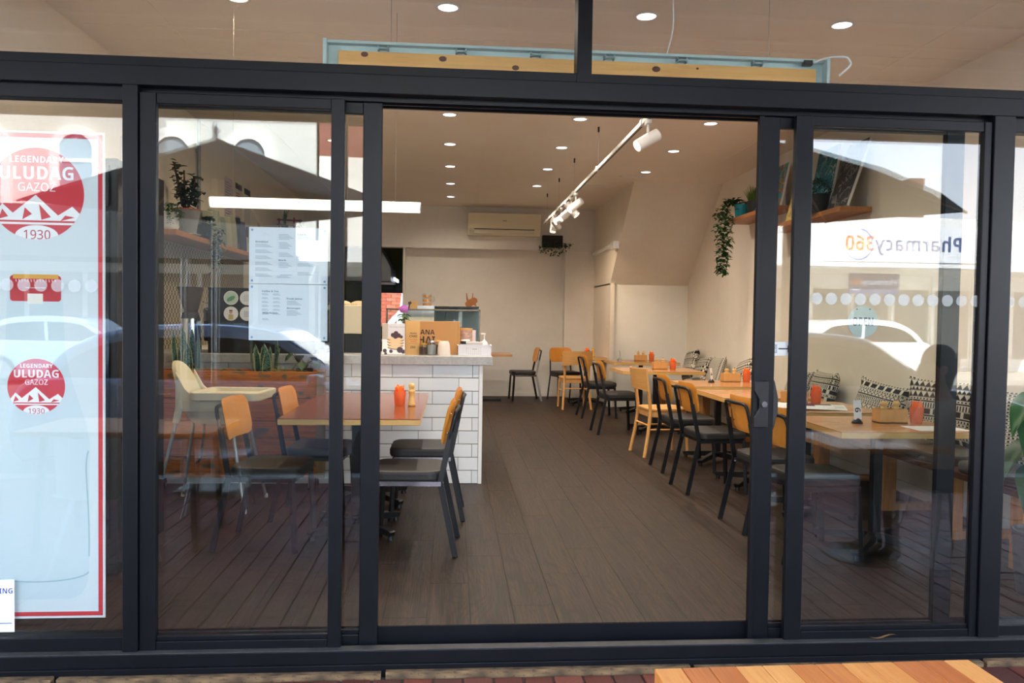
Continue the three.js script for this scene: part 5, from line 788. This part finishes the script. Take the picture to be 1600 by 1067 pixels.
// ---------- footpath furniture ----------
{
  const T = 0.6;
  const t = thing('outdoor_table', 'laminated honey timber table on the footpath in the foreground', 'table', [0.81, -0.16, 2.03], 0.02);
  const h = T + 0.16;
  for (let k = 0; k < 12; k++) mesh('table_stave', uvm(bx(-0.36 + k * 0.06, -0.3 + k * 0.06 - 0.0005, h - 0.035, h, -0.345, 0.345, 0.003), false, rnd(), rnd()), M.outTable[(k * 7 + (k >> 1)) % 4], t);
  mesh('column', cyl(0.035, 0.035, h - 0.06, 0, h / 2, 0), M.blackMetal, t); mesh('base', lathe([[0, 0], [0.22, 0], [0.22, 0.012], [0.05, 0.04], [0, 0.04]], 24), M.blackMetal, t); mesh('under_frame', [bx(-0.3, 0.3, h - 0.05, h - 0.035, -0.02, 0.02), bx(-0.02, 0.02, h - 0.05, h - 0.035, -0.3, 0.3)], M.blackMetal, t);
  const t2 = thing('outdoor_table', 'slim pale timber table on the footpath mirrored in the left panes', 'table', [-2.1, -0.16, 1.95]); mesh('table_top', bx(-0.6, 0.6, h - 0.03, h, -0.35, 0.35, 0.004), M.outTable[0], t2); for (const [a, b] of [[-1, -1], [-1, 1], [1, -1], [1, 1]]) mesh('leg', bar([a * 0.5, 0, b * 0.28], [a * 0.46, h - 0.03, b * 0.25], 0.03), M.blackMetal, t2);
  const chair = (x, z, a, label) => { const c = thing('outdoor_chair', label, 'chair', [x, -0.16, z], a, 'footpath chairs'); mesh('shell', [grid(12, 10, (u, v) => { const q = (u - 0.5) * 2; return [q * 0.22, 0.44 + 0.02 * q * q + 0.01 * v, 0.2 - v * 0.4]; }), grid(12, 10, (u, v) => { const q = (u - 0.5) * 2; return [q * (0.22 - 0.03 * v), 0.45 + v * 0.36, -0.2 - v * 0.08 + 0.06 * q * q]; })], mat(0xd8dadf, 0.4, { side: THREE.DoubleSide }), c); for (const [p, q] of [[-1, -1], [-1, 1], [1, -1], [1, 1]]) mesh('leg', rod([p * 0.23, 0, q * 0.22], [p * 0.14, 0.44, q * 0.12], 0.009, 0.012, 8), M.steel, c); return c; };
  chair(-2.0, 1.3, 0.1, 'pale shell chair on the footpath between glass and slim table'); chair(-1.75, 2.72, Math.PI - 0.1, 'pale shell chair on the street side of the slim table');
  chair(3.2, 1.45, -Math.PI / 2, 'pale shell chair under the person sitting outside');
  const t3 = thing('outdoor_table', 'slim pale timber table before the person sitting outside', 'table', [2.66, -0.16, 1.45]); mesh('table_top', bx(-0.35, 0.35, h - 0.03, h, -0.35, 0.35, 0.004), M.outTable[2], t3); mesh('column', cyl(0.035, 0.035, h - 0.04, 0, h / 2 - 0.01, 0), M.blackMetal, t3); mesh('base', lathe([[0, 0], [0.22, 0], [0.22, 0.012], [0.05, 0.04], [0, 0.04]], 24), M.blackMetal, t3);
  // market umbrellas
  const umb = (x, z, label, rot) => {
    const u = thing('market_umbrella', label, 'umbrella', [x, -0.16, z], rot), n = 8, R = 1.62, y1 = 2.43, y2 = 2.98;
    for (let k = 0; k < n; k++) { const a = k * Math.PI / 4, b = (k + 1) * Math.PI / 4, sq = q => R * (Math.round(q / (Math.PI / 4)) % 2 ? 0.74 : 1.0); const f = (s, th) => grid(3, 6, (p, v) => { const w = s > 0 ? p : 1 - p, A = V(Math.cos(a), 0, Math.sin(a)).multiplyScalar(sq(a)), B = V(Math.cos(b), 0, Math.sin(b)).multiplyScalar(sq(b)), E2 = A.lerp(B, w); return [E2.x * v, y2 - (y2 - y1) * v - 0.05 * Math.sin(v * 3.14) * Math.sin(w * 3.14) - th, E2.z * v]; }); mesh('canopy_panel', [f(-1, 0), f(1, 0.004)], mat(0x23262a, 0.85), u); mesh('rib', rod([0, y2 - 0.02, 0], [Math.cos(a) * sq(a), y1 - 0.01, Math.sin(a) * sq(a)], 0.012, 0.009, 6), M.beech, u); }
    mesh('pole', cyl(0.024, 0.024, 3.05, 0, 1.525, 0, 14), M.steel, u); mesh('finial', lathe([[0, 3.03], [0.03, 3.05], [0.02, 3.1], [0, 3.12]], 12), M.steel, u); mesh('base', bx(-0.25, 0.25, 0, 0.06, -0.25, 0.25, 0.01), M.concrete, u);
  };
  umb(-2.0, 3.4, 'dark market umbrella on the footpath before the left panes', 0); umb(2.55, 2.75, 'dark market umbrella on the footpath before the right panes', 0);
  // fallen leaf strip on the sill
  solo('fallen_leaf', grid(8, 2, (u, v) => [1.86 + u * 0.14, -0.0535 + 0.012 * Math.sin(u * 3.1 + 2) ** 2 + 0.002, 0.012 + (v - 0.5) * 0.014 * Math.sin(u * 3.14) + 0.008 * Math.cos(u * 4)]), mat(0x8a6238, 0.9, { side: THREE.DoubleSide }), 'curled dry leaf lying on the door sill', 'leaf');
  const sp = thing('street_sign', 'grey street pole with a small white sign at the kerb', 'street sign', [-2.38, -0.17, 3.8]); mesh('pole', cyl(0.03, 0.03, 2.0, 0, 1.0, 0, 12), M.steel, sp); mesh('sign_plate', bx(0.03, 0.19, 1.45, 1.75, -0.01, -0.004), M.whiteGloss, sp);
}
// ---------- parked cars ----------
function car(x, z, face, color, label, kind = 'hatch') {
  const t = thing('parked_car', label, 'car', [x, -0.31, z], face), W = kind === 'suv' ? 1.85 : 1.76, up = kind === 'suv' ? 0.2 : 0;
  const s = new THREE.Shape(); s.moveTo(-2.15, 0.3); s.lineTo(-2.2, 0.55 + up); s.bezierCurveTo(-2.2, 0.85 + up, -2.1, 0.92 + up, -1.95, 0.95 + up); s.lineTo(0.95, 0.93 + up); s.bezierCurveTo(1.5, 0.88 + up, 2.0, 0.8 + up, 2.15, 0.62 + up); s.lineTo(2.2, 0.35); s.lineTo(2.1, 0.25); s.lineTo(1.75, 0.25); s.absarc(1.38, 0.3, 0.37, 0, Math.PI, false); s.lineTo(-1.0, 0.25); s.absarc(-1.38, 0.3, 0.37, 0, Math.PI, false); s.lineTo(-2.1, 0.25);
  const paint = new THREE.MeshPhysicalMaterial({ color, roughness: 0.3, metalness: 0.2, clearcoat: 1, clearcoatRoughness: 0.05 });
  mesh('body', ext(s, W - 0.12, 0.06, 14).translate(0, 0, -W / 2 + 0.06), paint, t);
  const roof = (g, e) => { const c = new THREE.Shape(); c.moveTo(-1.98 + e, 0.93 + up); c.bezierCurveTo(-1.85 + e, 1.2 + up, -1.6 + e, 1.42 + up - e, -1.1, 1.47 + up - e); c.bezierCurveTo(-0.5, 1.53 + up - e, 0.1, 1.5 + up - e, 0.32, 1.42 + up - e); c.lineTo(1.08 - e * 1.4, 0.93 + up); return c; };
  mesh('roof', warp(ext(roof(0, 0), W - 0.3, 0.05, 16).translate(0, 0, -W / 2 + 0.15), v => { const k = Math.max(0, v.y - 0.93 - up); v.z *= 1 - 0.22 * k; }), paint, t);
  for (const sd of [-1, 1]) { mesh('side_window', warp(ext(roof(0, 0.1), 0.012, 0, 16).translate(0, 0.02, sd * (W / 2 - 0.092) - 0.006), v => { const k = Math.max(0, v.y - 0.93 - up); v.z *= 1 - 0.22 * k; }), mat(0x0b0e12, 0.05), t); mesh('door_pillar', bar([-0.42, 0.95 + up, sd * (W / 2 - 0.08)], [-0.5, 1.42 + up, sd * (W / 2 - 0.175)], 0.07, 0.012), paint, t); mesh('door_handle', [bc(0.16, 0.025, 0.02, -0.75, 0.86 + up, sd * (W / 2 + 0.005), 0.008), bc(0.16, 0.025, 0.02, 0.2, 0.86 + up, sd * (W / 2 + 0.005), 0.008)], M.chrome, t); mesh('mirror', bc(0.16, 0.12, 0.16, 0.72, 1.02 + up, sd * (W / 2 + 0.07), 0.04), paint, t); mesh('tail_light', bc(0.12, 0.2, 0.2, -2.15, 0.78 + up, sd * (W / 2 - 0.14), 0.03), mat(0xb01818, 0.2), t); mesh('headlight', bc(0.2, 0.12, 0.24, 2.06, 0.66 + up, sd * (W / 2 - 0.2), 0.03), mat(0xd8dde2, 0.1), t); }
  mesh('windscreen', bar([0.39, 1.41 + up, 0], [1.1, 0.95 + up, 0], 0.012, W - 0.36), mat(0x10151a, 0.05), t);
  for (const px of [-1.38, 1.38]) for (const sd of [-1, 1]) { const w = mesh('wheel', flat(new THREE.TorusGeometry(0.26, 0.075, 10, 28)).translate(px, 0.335, sd * (W / 2 - 0.1)), M.rubber, t); mesh('rim', [cyl(0.21, 0.21, 0.04, 0, 0, 0, 24).rotateX(Math.PI / 2).translate(px, 0.335, sd * (W / 2 - 0.1)), ...[0, 1, 2, 3, 4].map(k => bar([px, 0.335, sd * (W / 2 - 0.075)], [px + Math.cos(k * 1.257) * 0.2, 0.335 + Math.sin(k * 1.257) * 0.2, sd * (W / 2 - 0.075)], 0.04, 0.02))], M.steel, w); }
  return t;
}
car(-2.05, 5.35, 0, 0x9db0cc, 'silver-blue hatchback parked at the kerb, mirrored in the left panes'); car(4.15, 5.35, 0, 0x3a3f46, 'charcoal hatchback parked at the kerb, mirrored in the right panes');
car(9.4, 15.6, Math.PI, 0xf2f2f2, 'white four-wheel drive parked across the street before the pharmacy', 'suv'); car(3.2, 15.6, Math.PI, 0xe8e8e6, 'second white four-wheel drive parked across the street', 'suv'); car(-8.6, 15.6, 0, 0x8fa4bf, 'pale blue car parked across the street', 'hatch');
// ---------- buildings across the street ----------
{
  const pale = mat(0xd8d6ce, 0.8), trim = mat(0xf4f3ee, 0.6), dark = mat(0x1b1c1e, 0.25), render2 = mat(0xb9bbb8, 0.85);
  const Z = 21;
  const fits = (t, x0, x1, n) => { for (let k = 0; k < n; k++) { const w = (x1 - x0) / n; mesh('shop_window', bx(x0 + k * w + 0.08, x0 + (k + 1) * w - 0.08, 0.3, 2.7, Z - 0.02, Z + 0.02), dark, t); } };
  let t = thing('pale_building', 'pale rendered two-storey building with arched upper windows across the street', 'building', [0, -0.17, 0]);
  mesh('wall', bx(-16, -4.2, 0, 8.2, Z, Z + 6), render2, t); fits(t, -16, -4.3, 7); mesh('cornice', bx(-16.1, -4.2, 7.9, 8.3, Z - 0.25, Z + 0.1), trim, t);
  mesh('awning', [bx(-16, -4.2, 3.0, 3.1, Z - 3, Z), bx(-16, -4.2, 2.95, 4.3, Z - 3.08, Z - 2.98)], mat(0x24272a, 0.7), t);
  for (const cx of [-8.4, -6.18, -11.2, -13.8]) { const a = new THREE.Shape(); a.moveTo(cx - 0.75, 4.6); a.lineTo(cx - 0.75, 6.3); a.absarc(cx, 6.3, 0.75, Math.PI, 0, true); a.lineTo(cx + 0.75, 4.6); const hl = new THREE.Path(); hl.moveTo(cx - 0.48, 4.6); hl.lineTo(cx - 0.48, 6.3); hl.absarc(cx, 6.3, 0.48, Math.PI, 0, true); hl.lineTo(cx + 0.48, 4.6); a.holes.push(hl); const m = mesh('arch_surround', ext(a, 0.15).translate(0, 0, Z - 0.15), trim, t); const g = new THREE.Shape(); g.moveTo(cx - 0.48, 4.6); g.lineTo(cx - 0.48, 6.3); g.absarc(cx, 6.3, 0.48, Math.PI, 0, true); g.lineTo(cx + 0.48, 4.6); mesh('window_glass', ext(g, 0.04).translate(0, 0, Z - 0.06), mat(0x6f7d88, 0.1), m); mesh('glazing_bar', [bx(cx - 0.48, cx + 0.48, 5.95, 6.05, Z - 0.1, Z - 0.02)], trim, m); }
  t = thing('brick_building', 'red brick building with white ground floor across the street', 'building', [0, -0.17, 0]);
  mesh('wall', bx(-4.1, 1.8, 0, 5.2, Z, Z + 6), pale, t); mesh('brick_storey', bx(-4.1, -2.8, 6.35, 8.6, Z, Z + 3), M.brickMats[2], t); mesh('upper_wall', bx(-4.1, 1.75, 5.2, 6.35, Z, Z + 3), pale, t); mesh('roof_parapet', bx(-4.1, 1.85, 5.1, 5.35, Z - 0.1, Z + 0.1), trim, t); fits(t, -4.1, 1.8, 4); mesh('awning', [bx(-4.1, 1.8, 3, 3.1, Z - 3, Z), bx(-4.1, 1.8, 2.95, 3.5, Z - 3.06, Z - 2.98)], trim, t); mesh('downpipe', rod([-3.3, 5.2, Z - 0.08], [-3.3, 8.3, Z - 0.08], 0.06), trim, t);
  t = thing('corner_shop', 'dim single-storey shop beside the pharmacy across the street', 'building', [0, -0.17, 0]);
  mesh('wall', bx(1.9, 8.4, 0, 4.6, Z, Z + 6), mat(0x8d8a84, 0.85), t); fits(t, 1.9, 8.4, 4); mesh('awning', [bx(1.9, 8.4, 3, 3.1, Z - 3, Z), bx(1.9, 8.4, 2.95, 3.5, Z - 3.06, Z - 2.98)], mat(0x30343a, 0.7), t);
  t = thing('pharmacy_building', 'white pharmacy shop with a long fascia sign and brick chimney across the street', 'building', [0, -0.17, 0]);
  mesh('wall', bx(8.5, 20, 0, 4.9, Z, Z + 6), trim, t); mesh('awning', bx(8.5, 20, 3.05, 3.15, Z - 3, Z), trim, t);
  const ph = canvasTex(1024, 200, (c, w, h) => { c.fillStyle = '#f6f8fa'; c.fillRect(0, 0, w, h); c.fillStyle = '#41507c'; c.font = 'bold 120px sans-serif'; c.fillText('Pharmacy', 120, 136); c.fillStyle = '#e07a34'; c.fillText('360', 690, 136); c.strokeStyle = '#3a5aa8'; c.lineWidth = 9; c.beginPath(); c.arc(800, 100, 90, 0.5, 4.6); c.stroke(); });
  mesh('fascia', bx(8.6, 14.95, 3.1, 4.5, Z - 3.15, Z - 3.0), trim, t); mesh('fascia_print', flat(new THREE.BoxGeometry(4.6, 0.95, 0.02)).rotateY(Math.PI).translate(12.6, 3.72, Z - 3.17), tmat(ph, 0.5), t);
  const ph2 = canvasTex(512, 200, (c, w, h) => { c.fillStyle = '#3c4a70'; c.fillRect(0, 0, w, h); c.fillStyle = '#dfe6f2'; c.font = 'bold 74px sans-serif'; c.fillText('Pharmacy', 20, 110); c.fillStyle = '#e07a34'; c.fillText('360', 370, 110); c.strokeStyle = '#d8dee8'; c.lineWidth = 6; c.beginPath(); c.arc(440, 100, 60, 0.4, 4.4); c.stroke(); });
  mesh('hanging_sign', flat(new THREE.BoxGeometry(1.5, 0.6, 0.05)).rotateY(Math.PI).translate(12.1, 2.65, Z - 2.6), tmat(ph2, 0.5), t);
  for (let k = 0; k < 8; k++) { mesh('shop_window', bx(8.8 + k * 1.36, 9.95 + k * 1.36, 0.4, 2.6, Z - 0.02, Z + 0.02), mat(0x8c8a80, 0.2), t); mesh('column', bx(8.66 + k * 1.36, 8.76 + k * 1.36, 0, 3.05, Z - 0.1, Z + 0.02), trim, t); }
  mesh('chimney', bx(15.9, 16.4, 4.9, 6.6, Z + 2, Z + 2.7), mat(0x4a2a22, 0.9), t);
  const palm = (x, z, label) => { const p = thing('kerb_palm', label, 'plant', [x, -0.17, z]); mesh('tub', lathe([[0, 0], [0.22, 0], [0.28, 0.45], [0.25, 0.45], [0, 0.4]], 16), M.black, p); for (let k = 0; k < 14; k++) mesh('frond', blade(rr(0.8, 1.3), 0.07, rr(0.25, 0.7), rr(-0.5, 0.5)).rotateY(k * 0.9).translate(0, 0.4, 0), M.leafLight, p); };
  palm(12.6, 17.6, 'leafy tub palm on the far footpath beside the white four-wheel drive');
}
// ---------- person seated outside, seen mirrored in the right panes ----------
{
  const P = thing('person', 'person in a pale top sitting outside, chin on hand, mirrored in the right panes', 'person', [3.19, -0.16, 1.45]);
  const cap = (p, a, b, ra, rb) => { const ax = b[0] - a[0], ay = b[1] - a[1], az = b[2] - a[2], px = p[0] - a[0], py = p[1] - a[1], pz = p[2] - a[2]; const t = Math.max(0, Math.min(1, (px * ax + py * ay + pz * az) / (ax * ax + ay * ay + az * az))); return Math.hypot(px - ax * t, py - ay * t, pz - az * t) - (ra + (rb - ra) * t); };
  const ell = (p, c, r) => { const k = Math.hypot((p[0] - c[0]) / r[0], (p[1] - c[1]) / r[1], (p[2] - c[2]) / r[2]); return (k - 1) * Math.min(...r); };
  const smin = (a, b, k) => { const h = Math.max(k - Math.abs(a - b), 0) / k; return Math.min(a, b) - h * h * k / 4; };
  const march = (c, half, N, f, color) => {
    const mc = new MarchingCubes(N, new THREE.MeshBasicMaterial(), false, false, 120000); mc.isolation = 0; mc.reset();
    for (let k = 0; k < N; k++) for (let j = 0; j < N; j++) for (let i = 0; i < N; i++) mc.field[i + j * N + k * N * N] = -f([c[0] + (i / (N / 2) - 1) * half, c[1] + (j / (N / 2) - 1) * half, c[2] + (k / (N / 2) - 1) * half]);
    mc.update(); const n = mc.count, pos = new Float32Array(n * 3), col = new Float32Array(n * 3);
    for (let i = 0; i < n * 3; i++) pos[i] = c[i % 3] + mc.positionArray[i] * half;
    const g = new THREE.BufferGeometry(); g.setAttribute('position', new THREE.BufferAttribute(pos, 3)); g.setAttribute('normal', new THREE.BufferAttribute(mc.normalArray.slice(0, n * 3), 3));
    for (let i = 0; i < n; i++) col.set(color([pos[i * 3], pos[i * 3 + 1], pos[i * 3 + 2]]), i * 3);
    g.setAttribute('color', new THREE.BufferAttribute(col, 3)); return g;
  };
  const skin = [0.55, 0.33, 0.24], top = [0.5, 0.47, 0.42], trousers = [0.03, 0.035, 0.05], shoe = [0.02, 0.02, 0.02], lip = [0.42, 0.16, 0.14], dark = [0.03, 0.02, 0.015];
  const hip = [0, 0.55, 0], chest = [-0.02, 0.9, 0], neck = [-0.04, 1.06, 0];
  const bones = [[[0, 0.55, -0.08], [0, 0.55, 0.08], 0.115, 0.115], [hip, [-0.01, 0.76, 0], 0.125, 0.115], [[-0.01, 0.76, 0], chest, 0.115, 0.12], [[-0.02, 0.96, -0.12], [-0.02, 0.96, 0.12], 0.075, 0.075], [[-0.025, 0.98, 0], [-0.055, 1.12, 0], 0.055, 0.048]];
  for (const s of [-1, 1]) bones.push([[0, 0.54, s * 0.09], [-0.43, 0.53, s * 0.1], 0.09, 0.062], [[-0.43, 0.53, s * 0.1], [-0.4, 0.1, s * 0.11], 0.06, 0.038], [[-0.39, 0.06, s * 0.11], [-0.57, 0.035, s * 0.12], 0.042, 0.034]);
  bones.push([[-0.02, 0.96, -0.17], [-0.25, 0.79, -0.17], 0.052, 0.042], [[-0.25, 0.79, -0.17], [-0.175, 1.02, -0.06], 0.042, 0.028], [[-0.02, 0.96, 0.17], [-0.1, 0.76, 0.22], 0.052, 0.042], [[-0.1, 0.76, 0.22], [-0.31, 0.775, 0.08], 0.042, 0.028]);
  const body = p => { let d = 1; for (const b of bones) d = smin(d, cap(p, ...b), 0.04); return d; };
  const bodyColor = p => p[1] < 0.085 ? shoe : p[1] < 0.6 ? trousers : (p[1] > 1.02 && Math.abs(p[2]) < 0.09 && p[0] > -0.12) || (p[0] < -0.17 && p[1] > 0.9) || (p[0] < -0.25 && p[1] < 0.82 && p[2] > -0.02) ? skin : top;
  // head turned to the left of the street, chin resting on the hand
  const H = [-0.085, 1.235, 0];
  const head = p => { const q = [p[0] - H[0], p[1] - H[1], p[2] - H[2]]; let d = smin(ell(q, [0.015, 0.03, 0], [0.1, 0.105, 0.08]), ell(q, [-0.035, -0.055, 0], [0.062, 0.07, 0.056]), 0.04); d = smin(d, cap(q, [-0.088, 0.012, 0], [-0.112, -0.028, 0], 0.008, 0.013), 0.015); d = smin(d, cap(q, [-0.088, -0.062, -0.014], [-0.088, -0.062, 0.014], 0.009, 0.009), 0.01); for (const s of [-1, 1]) { d = -smin(-d, ell(q, [-0.1, 0.008, s * 0.032], [0.02, 0.014, 0.018]), 0.012); d = smin(d, ell(q, [-0.078, 0.006, s * 0.032], [0.013, 0.012, 0.013]), 0.003); d = smin(d, ell(q, [0.012, -0.012, s * 0.08], [0.02, 0.032, 0.01]), 0.008); } return smin(d, cap(q, [0.01, -0.06, 0], [0.04, -0.16, 0], 0.048, 0.05), 0.03); };
  const headColor = p => { const q = [p[0] - H[0], p[1] - H[1], p[2] - H[2]]; if (q[0] < -0.083 && Math.abs(q[1] + 0.062) < 0.008 && Math.abs(q[2]) < 0.022) return lip; for (const s of [-1, 1]) { if (Math.hypot(q[1] - 0.006, q[2] - s * 0.032) < 0.006 && q[0] < -0.08) return dark; if (q[0] < -0.07 && Math.abs(q[1] - 0.03) < 0.004 && Math.abs(q[2] - s * 0.034) < 0.018) return dark; } return skin; };
  const hand = (w, fingers, palm) => p => { let d = cap(p, w, palm, 0.028, 0.03); for (const f of fingers) for (let k = 0; k + 1 < f.length; k++) d = smin(d, cap(p, f[k], f[k + 1], 0.0095 - k * 0.0007, 0.009 - k * 0.0007), 0.006); return d; };
  const w1 = [-0.175, 1.02, -0.06], p1 = [-0.165, 1.075, -0.045], f1 = [0, 1, 2, 3].map(k => [[-0.16 + k * 0.014, 1.09 - k * 0.006, -0.055 + k * 0.002], [-0.152 + k * 0.017, 1.125 - k * 0.008, -0.062], [-0.14 + k * 0.018, 1.15 - k * 0.01, -0.058], [-0.13 + k * 0.018, 1.166 - k * 0.012, -0.052]]).concat([[[-0.178, 1.05, -0.04], [-0.187, 1.085, -0.02], [-0.172, 1.118, -0.008]]]);
  const w2 = [-0.31, 0.775, 0.08], p2 = [-0.37, 0.772, 0.04], f2 = [0, 1, 2, 3].map(k => [[-0.375 - k * 0.008, 0.772, 0.035 + (1.5 - k) * 0.018], [-0.41 - k * 0.006, 0.775, 0.01 + (1.5 - k) * 0.021], [-0.43 - (k % 3) * 0.006, 0.768, -0.012 + (1.5 - k) * 0.021], [-0.44 - (k % 3) * 0.006, 0.762, -0.028 + (1.5 - k) * 0.021]]).concat([[[-0.35, 0.778, 0.03], [-0.36, 0.785, -0.005], [-0.375, 0.775, -0.028]]]);
  const parts = [march([-0.12, 0.56, 0], 0.6, 96, body, bodyColor), march([H[0], H[1] - 0.02, 0], 0.19, 76, head, headColor), march([-0.15, 1.09, -0.045], 0.11, 60, hand(w1, f1, p1), () => skin), march([-0.38, 0.775, 0.03], 0.12, 60, hand(w2, f2, p2), () => skin)];
  const g = mergeGeometries(parts), m = new THREE.Mesh(g, new THREE.MeshStandardMaterial({ vertexColors: true, roughness: 0.7 })); m.name = 'body'; m.castShadow = m.receiveShadow = true; P.add(m);
  const hair = march([H[0] + 0.03, H[1] - 0.02, 0], 0.2, 60, p => { const q = [p[0] - H[0], p[1] - H[1], p[2] - H[2]]; let d = smin(ell(q, [0.028, 0.04, 0], [0.108, 0.108, 0.09]), cap(q, [0.075, 0.0, 0], [0.07, -0.13, 0], 0.07, 0.04), 0.04); const face = ell(q, [-0.095, -0.03, 0], [0.075, 0.085, 0.1]); return Math.max(d, -face); }, () => [0.035, 0.02, 0.012]);
  const hm = new THREE.Mesh(hair, new THREE.MeshStandardMaterial({ vertexColors: true, roughness: 0.6 })); hm.name = 'hair'; hm.castShadow = true; P.add(hm);
}
renderer.render(scene, camera);
